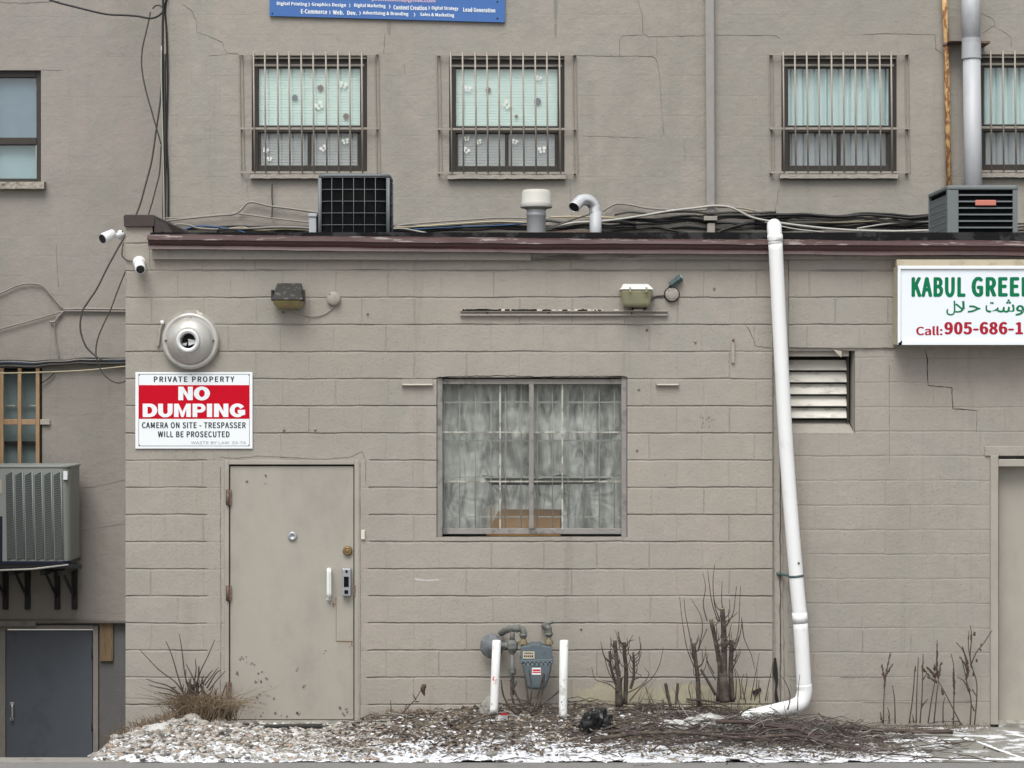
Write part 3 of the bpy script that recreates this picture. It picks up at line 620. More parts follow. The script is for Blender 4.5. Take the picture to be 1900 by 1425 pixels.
# ================================================================ TWO-STOREY BUILDING
B2 = thing('two_storey_building', 'tall taupe rendered building with barred windows rising behind the low roof', 'building', (0, YU, 0))
xu0 = X(311, YU)
WX = [0, 366.5, 983, 1346]; WY = [0, 1, 0, -2]; WS = [1, 1, 1, 1]
holes = [(X(467+d, YU), X(681+d, YU), Z(319+e, YU), Z(103+e, YU)) for d, e in zip(WX, WY)]
mb = holed_wall(MB(), xu0, 11, -1, 8, YU, holes, .2)
mb.add([(xu0, YU, -1), (xu0, 14, -1), (xu0, 14, 8), (xu0, YU, 8)], [(0, 1, 2, 3)]).add([(xu0, YU, 8), (11, YU, 8), (11, 14, 8), (xu0, 14, 8)], [(0, 1, 2, 3)])
mb.build('wall', Mx['stucco'], B2)
def bfly(mb, px, py, s, Y, ang=0):
    for sg in (-1, 1):
        for (u, v, a_, b_) in ((.55, -.35, .6, .45), (.4, .4, .42, .35)):
            pts = []
            for k in range(7):
                t = k*6.283/7; q, p = sg*(u+a_*math.cos(t)*.8), v+b_*math.sin(t)
                pts.append((px+s*(q*math.cos(ang)-p*math.sin(ang)), py+s*(q*math.sin(ang)+p*math.cos(ang))))
            mb.prism(pts, Y, Y+.001)
def disc(mb, px, py, s, Y, star=0):
    mb.prism([(px+s*math.cos(k*6.283/16)*(1-(star*(k % 2))), py+s*math.sin(k*6.283/16)*(1-(star*(k % 2)))) for k in range(16)], Y, Y+.001)
Mx['decal_w'] = simple('white_decal', (.92, .94, .94), .6); Mx['decal_pale'] = simple('pale_decal', (.82, .88, .80), .6); Mx['decal_b'] = simple('brown_decal', (.25, .20, .18), .7); Mx['decal_g'] = simple('grey_decal', (.22, .24, .27), .7)
def upper_window(d, e, kind, label, deco):
    YF_ = YU+.045; q = lambda a, b, t, u, Y0, Y1, m: m.pbox(a+d, b+d, t+e, u+e, Y0, Y1)
    f = MB(); q(467, 479.5, 103, 319, YF_, YF_+.08, f); q(668, 681, 103, 319, YF_, YF_+.08, f); q(479.5, 668, 103, 126, YF_, YF_+.08, f)
    q(479.5, 668, 232.5, 246, YF_-.01, YF_+.08, f); q(479.5, 668, 307, 319, YF_, YF_+.08, f); q(570.5, 577, 246, 307, YF_+.005, YF_+.07, f)
    q(479.5, 483, 246, 307, YF_+.005, YF_+.07, f); q(663, 668, 246, 307, YF_+.005, YF_+.07, f)
    W = f.build('window', Mx['brownframe'], B2, bevel=.004, label=label)
    m = MB(); q(466, 680, 104.5, 109, YF_-.03, YF_-.001, m); q(470, 676, 119, 123, YF_-.012, YF_-.001, m); m.build('head_trim', Mx['board'], W)
    m = MB(); q(479, 669, 125, 233, YF_+.03, YF_+.034, m); m.build('pane', Mx['glass'], W)
    m = MB(); q(482, 665, 245, 308, YF_+.03, YF_+.034, m); m.build('pane', Mx['glass_screen'], W)
    s_ = MB(); n = 60; xa, xb = X(464+d, YU-.05), X(683+d, YU-.05)
    for i in range(n):
        x1, x2 = xa+(xb-xa)*i/n, xa+(xb-xa)*(i+1)/n; j = [.006*mnoise.noise(Vector((x*14, 1, d))) for x in (x1, x2)]
        zt, zb = Z(319.5+e, YU-.05), Z(331+e, YU-.05)
        s_.add([(x1, YU-.055-j[0], zt), (x2, YU-.055-j[1], zt), (x2, YU-.06-j[1], zb+j[1]), (x1, YU-.06-j[0], zb+j[0]), (x1, YU+.1, zt+.01), (x2, YU+.1, zt+.01), (x1, YU, zb), (x2, YU, zb)], [(0, 1, 2, 3), (0, 1, 5, 4), (3, 2, 7, 6)])
    s_.add([(xa, YU-.055, zt), (xa, YU, zt), (xa, YU, zb), (xa, YU-.06, zb)], [(0, 1, 2, 3)]).add([(xb, YU-.055, zt), (xb, YU, zt), (xb, YU, zb), (xb, YU-.06, zb)], [(0, 1, 2, 3)])
    s_.build('sill', Mx['sill'], W)
    YG = YU-.07; g = MB(); off = 4                                   # security bars, lower end leaning right as in the photo
    for i in range(10):
        a = 469.5+i*22.4+random.uniform(-.7, .7); g.tube([P(a+d, 96+e, YG), P(a+d+2+random.uniform(-.5, .5), 318+e, YG)], .0085, 7)
    for (a, b, t, lean) in ((443, 698, 100, 0), (446, 698, 238, 2), (447, 699, 319.5, 3)):
        q(a+.5, b, t-1.6, t+2.2, YG+.009, YG+.02, g)
    for a in (444, 696):
        g.tube([P(a+d, 99+e, YU-.012), P(a+d+3.5, 320+e, YU-.012)], .007, 4, smooth=False); g.tube([P(a+6+d, 99+e, YU-.010), P(a+d+9.5, 320+e, YU-.010)], .005, 4, smooth=False)
        for t in (100, 238, 319): g.add(*boxvf(P(a+d+2, t+e, YG+.012), P(a+d+6, t+e+3, YU)))
    g.build('security_grille', Mx['grille'], W)
    if kind == 'blind':
        m = MB(); zt, zb = Z(122+e, YF_), Z(310+e, YF_); xa, xb = X(474+d, YF_), X(674+d, YF_); nz = 400; vs = []
        for k in range(nz+1):
            z = zt+(zb-zt)*k/nz; u = (zt-z)/.027 % 1
            for i in range(9):
                x = xa+(xb-xa)*i/8; lo = (k/nz)**1.5
                vs.append((x, YF_+.050-.006*u*(.45+.55*lo)+.002*mnoise.noise(Vector((x*3, z*9, d))), z))
        m.add(vs, [(k*9+i, k*9+i+1, (k+1)*9+i+1, (k+1)*9+i) for k in range(nz) for i in range(8)], False)
        m.build('venetian_blind', Mx['blind'], W)
        if d: 
            m = MB()
            for i in range(9): m.tube([P(d+495+i*21.8, 126+e, YF_+.05), P(d+497+i*21.8, 307+e, YF_+.05)], .0022, 5)
            m.build('inner_bars', Mx['cable_dark'], W)
    else:
        m = MB(); n = 260; vs = []; x0, x1 = X(478+d, YF_+.1), X(668+d, YF_+.1); h = 14
        for i in range(n+1):
            x = x0+(x1-x0)*i/n
            for k in range(h+1):
                z = Z(122+e+k*188/h, YF_+.1); ph = x*48+2.2*mnoise.noise(Vector((x*4, 0, d)))+.5*mnoise.noise(Vector((x*5, z*1.5, 1)))
                am_ = .022*(.6+.6*mnoise.noise(Vector((x*7, 3, d+1))))
                vs.append((x, YF_+.095+am_*2.0*math.sin(ph)+.006*math.sin(ph*2.3+1), z))
        m.add(vs, [(i*(h+1)+k, (i+1)*(h+1)+k, (i+1)*(h+1)+k+1, i*(h+1)+k+1) for i in range(n) for k in range(h)], True); m.build('curtain', Mx['curtain'], W)
    for t, px, py, s in deco:
        m = MB(); YS = YF_+.026
        if t in 'wp': bfly(m, px, py, s, YS, random.uniform(-.8, .8))
        else: disc(m, px, py, s, YS, .35 if t == 'b' else 0)
        m.build('sticker', Mx[{'w': 'decal_w', 'p': 'decal_pale', 'b': 'decal_b', 'g': 'decal_g'}[t]], W)
    m = MB(); xa, xb = X(460+d, YU), X(690+d, YU); m.box(xa, xb, YU+.3, YU+.31, Z(330+e, YU), Z(95+e, YU)); m.build('window_backing', Mx['room'], W)
def boxvf(a, b):
    m = MB(); m.box(a.x, b.x, a.y, b.y, a.z, b.z); return m.v, m.f
upper_window(WX[0], WY[0], 'blind', 'barred window with blind, leftmost of the tall building', [('g', 547, 181, 5.5), ('b', 594.5, 163, 7), ('b', 642, 216, 7), ('p', 637, 158, 8), ('p', 592, 196, 9), ('w', 493, 279, 6), ('w', 500, 295, 5), ('w', 600, 275, 7), ('p', 641, 262, 7)])
upper_window(WX[1], WY[1], 'blind', 'barred window with blind between banner and downspout', [('w', 868, 165, 7), ('b', 906, 167, 6), ('g', 997.5, 188, 6.5), ('w', 999, 145, 6), ('p', 941, 194, 9), ('b', 958, 216, 4), ('w', 865, 279, 7), ('w', 955, 263, 6), ('w', 1006, 278, 8), ('p', 888, 263, 6), ('p', 866, 257, 6)])
upper_window(WX[2], WY[2], 'curtain', 'barred window with pleated white curtains left of the grey duct', [])
upper_window(WX[3], WY[3], 'curtain', 'barred curtained window cut off by the right edge', [])
C2 = lambda p, wd=.0035, j=1., m='crack': ribbon(p, wd, YU, mat=Mx[m], parent=B2, jit=j)
C2([(338, 8), (356, 20), (365, 40), (365, 60), (385, 66), (412, 78), (420, 98), (444, 101)]); C2([(388, 103), (420, 101)], .003)
C2([(1184, 0), (1192, 30), (1193, 62), (1202, 68), (1260, 67), (1308, 66)]); C2([(1193, 65), (1155, 66), (1150, 74), (1150, 105)], .003)
C2([(1062, 103), (1150, 104), (1210, 104), (1218, 110), (1224, 138), (1227, 200), (1232, 250)]); C2([(1219, 70), (1219, 108)], .003)
C2([(1326, 65), (1440, 66), (1448, 72)], .0028, .6); C2([(1600, 64), (1640, 62), (1735, 64), (1736, 90), (1748, 100)], .0028)
C2([(1820, 24), (1842, 34), (1846, 46), (1822, 62)], .004); C2([(1842, 48), (1868, 62), (1876, 72), (1876, 90)], .003)
C2([(1078, 252), (1200, 256)], .002); C2([(1269, 260), (1272, 300)], .002); C2([(750, 118), (752, 142)], .003); C2([(714, 62), (712, 100)], .005); C2([(1446, 350), (1442, 372), (1438, 395)], .003, 2)
C2([(458, 330), (461, 375)], .002, .5); C2([(1058, 330), (1060, 400)], .002, .5)
Mx['damp'] = simple('damp_streak', (.235, .23, .205), .9, var=.1)
Mx['patchy'] = simple('render_patch', (.41, .385, .345), .85, var=.04, bump=.003)
mb = MB()
for px, w0, t, u in ((1031, 3.5, 0, 44), (1031, 2.4, 44, 72), (722, 4, 40, 66)):
    mb.prism([(px-w0, t), (px+w0, t), (px+w0*.9, (t+u)/2), (px+w0*.3, u), (px-w0*.4, u-3), (px-w0, (t+u)/2)], YU-.0012, YU+.001)
mb.build('damp_streak', Mx['damp'], B2)
# downspout of the tall wall belongs to nothing else: a thing of its own
mb = MB(); mb.add([P(1308, -60, YU-.09), P(1325, -60, YU-.09), P(1327, 395, YU-.09), P(1311, 395, YU-.09), P(1308, -60, YU), P(1325, -60, YU), P(1327, 395, YU), P(1311, 395, YU)], [(0, 1, 2, 3), (4, 5, 6, 7), (0, 3, 7, 4), (1, 2, 6, 5), (3, 2, 6, 7), (0, 1, 5, 4)])
Mx['spout'] = simple('grey_downspout_paint', (.315, .305, .285), .6, var=.06, dirt=(.25, .24, .22), dirt_amt=.4, dscale=8)
ds = mb.build('downspout', Mx['spout'], bevel=.012, label='square taupe downspout running down the tall wall between windows', cat='downspout')
MB().pbox(1312.5, 1327, 414, 445, YU-.08, YU).build('pipe_end', Mx['paint'], ds, bevel=.01)
MB().pbox(1306, 1331, 401, 409, YU-.10, YU).build('bracket', Mx['paint'], ds, bevel=.004)
# ================================================================ NEIGHBOURING WALL
B3 = thing('neighbouring_building', 'shaded taupe rendered building at the left edge with basement door', 'building', (-4, YL, -1.9))
h1 = (X(-110, YL), X(76, YL), Z(337, YL), Z(130, YL)); h2 = (X(-110, YL), X(78, YL), Z(890, YL), Z(683, YL)); h3 = (X(-2, YL), X(182, YL), -1.98, Z(1166, YL))
xe = X(320, YL)+.3
holed_wall(MB(), -10, xe, Z(1154, YL), 8, YL, [h1, h2], .16).build('wall', Mx['stucco_left'], B3)
holed_wall(MB(), -10, xe, -1.98, Z(1155.5, YL), YL+.06, [h3], .12).build('basement_wall', Mx['darkwall'], B3)
MB().box(-10, -5.7, 1.2, YL-.001, -1.98, 4.0).build('wall', Mx['stucco_left'], B3)  # unseen wing, added out of view to darken the left wall
mb = MB(); mb.pbox(-300, 235, 1150, 1157, YL-.03, YL+.1); mb.build('ledge', Mx['crack'], B3, bevel=.01)
mb = MB(); mb.pbox(-60, 66, 1153, 1162, YL-.05, YL+.03); mb.build('loose_board', Mx['greywood'], B3)
mb = MB(); mb.pbox(67.5, 76, 130, 337, YL+.05, YL+.12).pbox(-110, 67.5, 130, 143, YL+.05, YL+.12).pbox(-110, 67.5, 255, 268, YL+.04, YL+.12).pbox(-110, 67.5, 331, 337, YL+.05, YL+.12).pbox(-20, -12, 143, 331, YL+.05, YL+.12)
W = mb.build('window', Mx['brownframe'], B3, bevel=.004, label='blue grey window at the top left edge')
MB().pbox(-110, 70, 140, 256, YL+.09, YL+.1).build('pane', Mx['glass_plain'], W); MB().pbox(-110, 70, 266, 333, YL+.09, YL+.1).build('pane', Mx['glass_plain'], W)
MB().pbox(-120, 74, 135, 258, YL+.13, YL+.14).build('window_film', Mx['sheet_blue'], W); MB().pbox(-120, 66, 264, 335, YL+.13, YL+.14).build('window_film', Mx['sheet_pale'], W)
s_ = MB(); n = 50
for i in range(n):
    x1, x2 = [X(-130, YL)+(X(82, YL-.08)-X(-130, YL))*k/n for k in (i, i+1)]; j = [.012*mnoise.noise(Vector((x*18, 1, 3))) for x in (x1, x2)]; zt, zb = Z(337.5, YL-.08), Z(350, YL-.08)
    s_.add([(x1, YL-.08-j[0], zt+j[0]*.4), (x2, YL-.08-j[1], zt+j[1]*.4), (x2, YL-.08-j[1], zb+j[1]), (x1, YL-.08-j[0], zb+j[0]), (x1, YL+.06, zt+.01), (x2, YL+.06, zt+.01), (x1, YL, zb), (x2, YL, zb)], [(0, 1, 2, 3), (0, 1, 5, 4), (3, 2, 7, 6)])
s_.build('sill', Mx['sillpeel'], W)
mb = MB(); mb.pbox(73, 78, 683, 890, YL+.05, YL+.12).pbox(-110, 73, 683, 688, YL+.05, YL+.12).pbox(-110, 73, 819, 825, YL+.05, YL+.12)
W = mb.build('window', Mx['gap'], B3, label='teal window behind raw timber bars')
MB().pbox(-110, 74, 751.5, 753.5, YL+.07, YL+.08).build('window_rail', Mx['whitebar'], W)
MB().pbox(-110, 78, 680, 890, YL+.11, YL+.12).build('pane', Mx['teal'], W)
mb = MB()
for px in (3, 36, 69.5): mb.pbox(px-3.4, px+3.4, 683, 885, YL-.05, YL-.01)
mb.pbox(-110, -.5, 778, 788, YL-.03, YL+.01)
for a, b in ((6.5, 32.5), (39.5, 66)): mb.pbox(a, b, 778, 788, YL-.045, YL-.01)
mb.build('timber_bars', Mx['wood'], W, bevel=.004)
MB().pbox(73.5, 92, 778, 788, YL-.03, YL).build('bar_bracket', Mx['paint_light'], W, bevel=.004)
fr = MB(); fr.pbox(-2, 9.5, 1162, 1560, YL+.04, YL+.14).pbox(172.5, 182, 1162, 1560, YL+.04, YL+.14).pbox(9.5, 172.5, 1160, 1167.5, YL+.04, YL+.14)
fr.build('door_frame', Mx['stucco_left'], B3, bevel=.004)
DR = MB().pbox(11, 171, 1170, 1560, YL+.09, YL+.14).build('door', Mx['bluedoor'], B3, bevel=.003, label='slate blue basement door')
mb = MB(); mb.tube(curve([P(21.5, 1306, YL+.09), P(22.5, 1308, YL+.03), P(23, 1320, YL+.02), P(22.5, 1332, YL+.03), P(22, 1335, YL+.09)], 4), .010, 8); mb.pbox(18.5, 25.5, 1303, 1308, YL+.08, YL+.09).pbox(18.5, 25.5, 1332, 1337, YL+.08, YL+.09); mb.build('handle', Mx['chrome'], DR)
for t in (1200, 1335):
    MB().tube([P(171.8, t, YL+.08), P(171.8, t+22, YL+.08)], .012, 8).build('hinge', Mx['brownframe'], DR)
mb = MB(); mb.pbox(185, 209.5, 1153.5, 1227, YL+.02, YL+.055); mb.build('timber_plank', Mx['plank'], bevel=.004, label='short weathered timber plank fixed beside the basement door', cat='plank')
C3 = lambda p, wd=.003, j=1.: ribbon(p, wd, YL, mat=Mx['crack'], parent=B3, jit=j)
C3([(76, 129), (90, 130), (116, 131)], .003); C3([(150, 905), (175, 903), (200, 898), (233, 890)], .003); C3([(150, 985), (190, 978), (232, 972)], .002); C3([(104, 452), (106, 500), (109, 535)], .003); C3([(222, 98), (232, 102)], .002)
C3([(0, 4), (40, 6), (110, 2)], .005); C3([(0, 336), (0, 336)], .001) if False else None

# ================================================================ THINGS ON THE WALLS
# NO DUMPING sign
T = thing('warning_sign', 'white and red no dumping sign on the block wall above the taupe door', 'sign', P(360, 833, -.012))
MB().pbox(251, 468.5, 690.5, 832.5, -.014, -.006).build('sign_plate', Mx['signwhite'], T, bevel=.002)
MB().pbox(257.5, 463, 714.5, 777, -.0155, -.014).build('red_band', Mx['signred'], T)
mb = MB(); y = -.0148
for a, b, t, u in ((257, 463, 694, 694.8), (257, 463, 827, 827.8), (257, 257.7, 694.8, 827), (462.4, 463.1, 694.8, 827)): mb.pbox(a, b, t, u, y, -.014)
for a, b in ((257.5, 695), (461, 695), (257.5, 825), (461, 825), (353, 694)): mb.pbox(a, a+2, b, b+1.8, y-.001, -.014)
mb.build('border_line', Mx['signink'], T)
YS_ = -.014
lettering('PRIVATE PROPERTY', (285.5, 435, 698.3, 708.8), YS_, Mx['signink'], T, .014, spacing=1.14)
def arc(cx_, cy_, rx, ry, a0, a1, n=18): return [(cx_+rx*math.cos(R(a0+(a1-a0)*i/n)), cy_+ry*math.sin(R(a0+(a1-a0)*i/n))) for i in range(n+1)]
def band(o, i): return [[o[k], o[k+1], i[k+1], i[k]] for k in range(len(o)-1)]
st, hz = .34, .24
HEAVY = {
 'N': [[(0, 0), (0, 1), (.34, 1), (.34, 0)], [(.34, 1), (.34, .56), (.66, 0), (.66, .44)], [(.66, 0), (.66, 1), (1, 1), (1, 0)]],
 'I': [[(0, 0), (0, 1), (1, 1), (1, 0)]],
 'M': [[(0, 0), (0, 1), (.27, 1), (.27, 0)], [(.27, 1), (.27, .62), (.43, 0), (.5, 0), (.5, .40)], [(.73, 1), (.73, .62), (.57, 0), (.5, 0), (.5, .40)], [(.73, 0), (.73, 1), (1, 1), (1, 0)]],
 'O': band(arc(.5, .5, .5, .515, 0, 360, 36), arc(.5, .5, .18, .27, 0, 360, 36)),
 'D': [[(0, 0), (0, 1), (.33, 1), (.33, 0)]]+band([(.33, 1)]+arc(.5, .5, .5, .5, 90, -90)+[(.33, 0)], [(.33, .76)]+arc(.45, .5, .2, .26, 90, -90)+[(.33, .24)]),
 'P': [[(0, 0), (0, 1), (.36, 1), (.36, 0)]]+band([(.36, 1)]+arc(.62, .67, .38, .33, 90, -90)+[(.36, .34)], [(.36, .79)]+arc(.56, .67, .12, .115, 90, -90)+[(.36, .555)]),
 'U': band([(0, 1), (0, .40)]+arc(.5, .40, .5, .42, 180, 360)+[(1, 1)], [(.34, 1), (.34, .40)]+arc(.5, .40, .16, .18, 180, 360)+[(.66, 1)]),
 'G': band(arc(.5, .5, .5, .515, 32, 318, 30), arc(.5, .5, .19, .27, 22, 325, 30))+[[(.52, .30), (.52, .54), (1, .54), (1, .30)], [(.70, .08), (.70, .31), (1, .31), (1, .17)]]}
def heavy(word, spans, t, u, Y, mat, parent):
    mb = MB()
    for ch, (a, b) in zip(word, spans):
        for k, poly in enumerate(HEAVY[ch]): mb.prism([(a+(b-a)*x, u+(t-u)*y) for x, y in poly], Y-.0016-.00006*(k % 7)-(.0006 if len(HEAVY[ch]) > 9 and k >= len(HEAVY[ch])-2 else 0), Y)
    return mb.build('lettering', mat, parent)
zx = lambda *v: [(250+a/8.26, 250+b/8.26) for a, b in v]
heavy('NO', zx((668, 890), (905, 1152)), 717.5, 742.5, -.0155, Mx['signwhite'], T)
heavy('DUMPING', zx((122, 345), (358, 580), (602, 860), (886, 1085), (1106, 1186), (1215, 1435), (1455, 1692)), 749, 773.8, -.0155, Mx['signwhite'], T)
lettering('CAMERA ON SITE - TRESPASSER', (263.3, 456, 783.2, 794.6), YS_, Mx['signink'], T, .015, spacing=1.08)
lettering('WILL BE PROSECUTED', (293, 426, 800, 811.4), YS_, Mx['signink'], T, .015, spacing=1.08)
lettering('WASTE BY LAW  33-74', (354.7, 456, 818.8, 824), YS_, Mx['signinkpale'], T, .0)
# light box sign
T = thing('shop_sign', 'white lightbox shop sign with green and red lettering at the right edge', 'sign', P(1780, 640, -.1))
XA = X(1667, -.22); mb = MB(); mb.box(XA, X(2210, -.22), -.216, .012, Z(639, -.22), Z(493.5, -.22)); mb.build('sign_case', Mx['cream'], T, bevel=.003)
MB().box(XA+.02, X(2205, -.22), -.218, -.21, Z(634, -.22), Z(500, -.22)).build('sign_face', Mx['boxwhite'], T)
mb = MB(); q = lambda a, b, t, u: mb.pbox(a, b, t, u, -.232, -.214)
q(1666, 2212, 493, 499); q(1666, 2212, 633.5, 640); q(1666, 1671.5, 499, 633.5); q(2206, 2212, 499, 633.5); mb.build('sign_frame', Mx['signwhite'], T, bevel=.002)
MB().prism([(1667, 637), (1674, 632), (1673, 640), (1667, 641)], -.236, -.21).build('dented_corner', Mx['acdark'], T)
MB().pbox(1664, 2200, 481.5, 494, -.12, -.04).build('mounting_board', Mx['cream'], T, bevel=.003)
lettering('KABUL', (1691.2, 1791.5, 513.8, 552), -.218, Mx['kgreen'], T, .027, spacing=1.09)
lettering('GREEN', (1802.6, 1916, 513, 551.3), -.218, Mx['kgreen'], T, .027, spacing=1.09)
for k, (ch, bx_) in enumerate((('\uFEDD', (1755.8, 1772.7, 558, 585.3)), ('\uFEFC', (1772, 1796.5, 558.5, 580)), ('\uFEA3', (1795.5, 1819, 566.5, 580)), ('\uFE96', (1828.5, 1857, 560, 580)), ('\uFEB7', (1856, 1882.5, 555.5, 580)), ('\uFEEE', (1884, 1906, 566, 585.6)))):
    lettering(ch, bx_, -.218, Mx['kgreen'], T, .014, proud=.0015+.0004*(k % 2))
lettering('Call:', (1699.8, 1748.8, 605, 622), -.218, Mx['kred'], T, .012)
lettering('905-686-1', (1752, 1898.4, 597, 620.8), -.218, Mx['kred'], T, .022, spacing=1.06)
# banner on the tall wall
T = thing('blue_banner', 'blue advertising banner with white lettering high on the tall wall', 'banner', P(718, 40, YU-.03))
sl_ = .0275; x0, x1 = X(500, YU-.03), X(937, YU-.03); zb = Z(29.5, YU-.03); zt = Z(-150, YU-.03)
mb = MB(); mb.add([(x0, YU-.03, zb), (x1, YU-.03, zb-sl_*(x1-x0)), (x1, YU-.03, zt), (x0, YU-.03, zt), (x0, YU-.012, zb), (x1, YU-.012, zb-sl_*(x1-x0)), (x1, YU-.012, zt), (x0, YU-.012, zt)], [(0, 1, 2, 3), (4, 5, 6, 7), (0, 1, 5, 4), (1, 2, 6, 5), (0, 3, 7, 4), (2, 3, 7, 6)])
mb.build('banner_panel', Mx['banner'], T)
YB = YU-.031
for s, a, b, t in (('Digital Printing', 513.6, 570, 2.6), ('>', 572.5, 575, 4), ('Graphics Design', 578.5, 642, 4.2), ('>', 648, 650, 6), ('Digital Marketing', 657, 715.5, 6), ('>', 722, 724.5, 8), ('Content Creation', 730, 792, 9), ('>', 795, 797.5, 10.5), ('Digital Strategy', 801, 850.5, 11), ('Lead Generation', 859.5, 919, 13.3)):
    lettering(s, (a, b, t, t+8.6), YB, Mx['signwhite'], T, .02, sl_, 1.05)
for s, a, b, t in (('E-Commerce', 558.3, 607, 16.6), ('>', 611, 613.5, 19), ('Web.  Dev.', 617.5, 662, 18.4), ('>', 667, 669.5, 20), ('Advertising & Branding', 673, 758, 20), ('>', 768, 770.5, 23), ('Sales & Marketing', 779.5, 843, 23)):
    lettering(s, (a, b, t, t+8.6), YB, Mx['signwhite'], T, .02, sl_, 1.05)
lettering('promotions@gmail.com', (690, 808, -5.5, 3.6), YB, Mx['pinktext'], T, .02, sl_)
for px, py in ((923, 4), (923, 35), (506, 26)): MB().lathe([(0, -.035), (.008, -.034), (.009, -.02)], P(px, py, YU), n=10).build('screw', Mx['black'], T)
# exhaust fan
T = thing('exhaust_vent', 'round dished aluminium exhaust vent above the no dumping sign', 'vent', P(354, 685, -.05))
c = P(354, 633, -.02)
mb = MB(); mb.lathe([(0, .03), (.245, .03), (.238, .006), (.215, -.002), (0, -.004)], P(353, 630, 0)); mb.build('mounting_plaster', Mx['paint'], T)
mb = MB(); mb.lathe([(.212, .02), (.214, -.02), (.207, -.035), (.190, -.042), (.178, -.030), (.174, -.034), (.170, -.060), (.150, -.085), (.11, -.112), (.090, -.120), (.088, -.118)], c, n=64); mb.build('vent_dome', Mx['fanmetal'], T)
mb = MB(); mb.lathe([(.0885, -.118), (.0885, -.142), (.083, -.148), (.060, -.146), (.057, -.140), (.057, .01)], c, n=48); mb.build('collar_ring', Mx['chrome'], T)
MB().lathe([(0, -.03), (.058, -.03)], c, n=24).build('duct_opening', Mx['gap'], T)
mb = MB(); mb.add([c+Vector(v) for v in ((-.002, -.12, .015), (.055, -.11, .004), (.05, -.10, -.02), (.0, -.10, -.035))]+[c+Vector(v) for v in ((-.002, -.115, .015), (.055, -.105, .004), (.05, -.095, -.02), (.0, -.095, -.035))], [(0, 1, 2, 3), (4, 5, 6, 7), (0, 1, 5, 4), (1, 2, 6, 5), (2, 3, 7, 6), (3, 0, 4, 7)])
mb.add([c+Vector(v) for v in ((-.045, -.11, -.02), (-.01, -.10, -.012), (-.02, -.10, -.038), (-.05, -.08, -.032))], [(0, 1, 2, 3)]); mb.build('damper_flap', Mx['chrome'], T)
mb = MB()
for px, py in ((310, 632), (398, 632), (356, 591), (337, 617), (371, 617)): mb.lathe([(0, -.075), (.007, -.072), (.008, -.03)], P(px, py, 0), n=8)
mb.build('screw', Mx['rust'], T)
mb = MB(); mb.prism([(364, 578), (374, 580), (378, 588), (368, 585)], -.008, .0); mb.prism([(363, 575), (369, 577), (368, 579), (363, 577)], -.008, .0); mb.build('bare_plaster_chip', Mx['peel'], T)
mb = MB(); ptube(mb, [(301, 601), (297, 612), (295, 630), (293, 643)], .011, -.016); t_ = mb.build('conduit_stub', Mx['paint'], label='short painted conduit stub with white tip beside the round vent', cat='conduit')
MB().tube([P(301, 595, -.018), P(301, 602, -.018)], .014, 8).build('conduit_tip', Mx['white'], t_)
# floodlights
def hood(mb, pts, Y0, Y1): mb.prism(pts, Y0, Y1)
T = thing('floodlight', 'wall floodlight with flaking dark hood and yellowed lens left of centre', 'floodlight', P(538, 575, -.1), 'floodlights on the block wall')
def flood(T, ax, bx, ty, my, by, hoodm, lensm, hb):
    a, b = X(ax), X(bx); zt, zm, zb = Z(ty), Z(my), Z(by); mb = MB(); i = .012
    top = [(a+.03, 0, zt), (b-.03, 0, zt), (b-.03, -.05, zt), (a+.03, -.05, zt)]; mid = [(a, 0, zm), (b, 0, zm), (b, -.19, zm), (a, -.19, zm)]
    mb.add(top+mid, [(0, 1, 2, 3), (0, 1, 5, 4), (1, 2, 6, 5), (2, 3, 7, 6), (3, 0, 4, 7), (4, 5, 6, 7)]); mb.build('hood', hoodm, T, bevel=.006)
    mb = MB(); lo = [(a+.025, -.02, zb), (b-.025, -.02, zb), (b-.03, -.14, zb+.01), (a+.03, -.14, zb+.01)]; k = [(a+.003, -.005, zm-.001), (b-.003, -.005, zm-.001), (b-.004, -.185, zm-.001), (a+.004, -.185, zm-.001)]
    mb.add(k+lo, [(0, 1, 2, 3), (0, 1, 5, 4), (1, 2, 6, 5), (2, 3, 7, 6), (3, 0, 4, 7), (4, 5, 6, 7)]); mb.build('lens', lensm, T, bevel=.02, seg=3)
    return a, b, zm
a, b, zm = flood(T, 508.5, 567, 526, 558, 574.5, Mx['darkhood'], Mx['lens'], 0)
mb = MB(); mb.box(a-.004, a+.01, -.15, -.05, zm-.005, zm+.075).box(b-.01, b+.004, -.15, -.05, zm-.005, zm+.075); mb.build('side_latch', Mx['black'], T)
T = thing('floodlight', 'wall floodlight with bright white hood and greenish lens above the big window', 'floodlight', P(1179, 570, -.1), 'floodlights on the block wall')
a, b, zm = flood(T, 1148.5, 1210, 527.5, 539, 571, Mx['hoodwhite'], Mx['lens2'], 0)
mb = MB(); mb.box(X(1165), X(1168), -.20, -.15, zm-.02, zm+.015).box(X(1195), X(1198), -.20, -.15, zm-.02, zm+.015); mb.build('side_latch', Mx['lens2'], T)
mb = MB(); mb.tube([P(1168, 566, -.03), P(1178, 577, -.01)], .006, 6).tube([P(1205, 562, -.04), P(1196, 574, -.01)], .006, 6); mb.build('bracket', Mx['gap'], T)
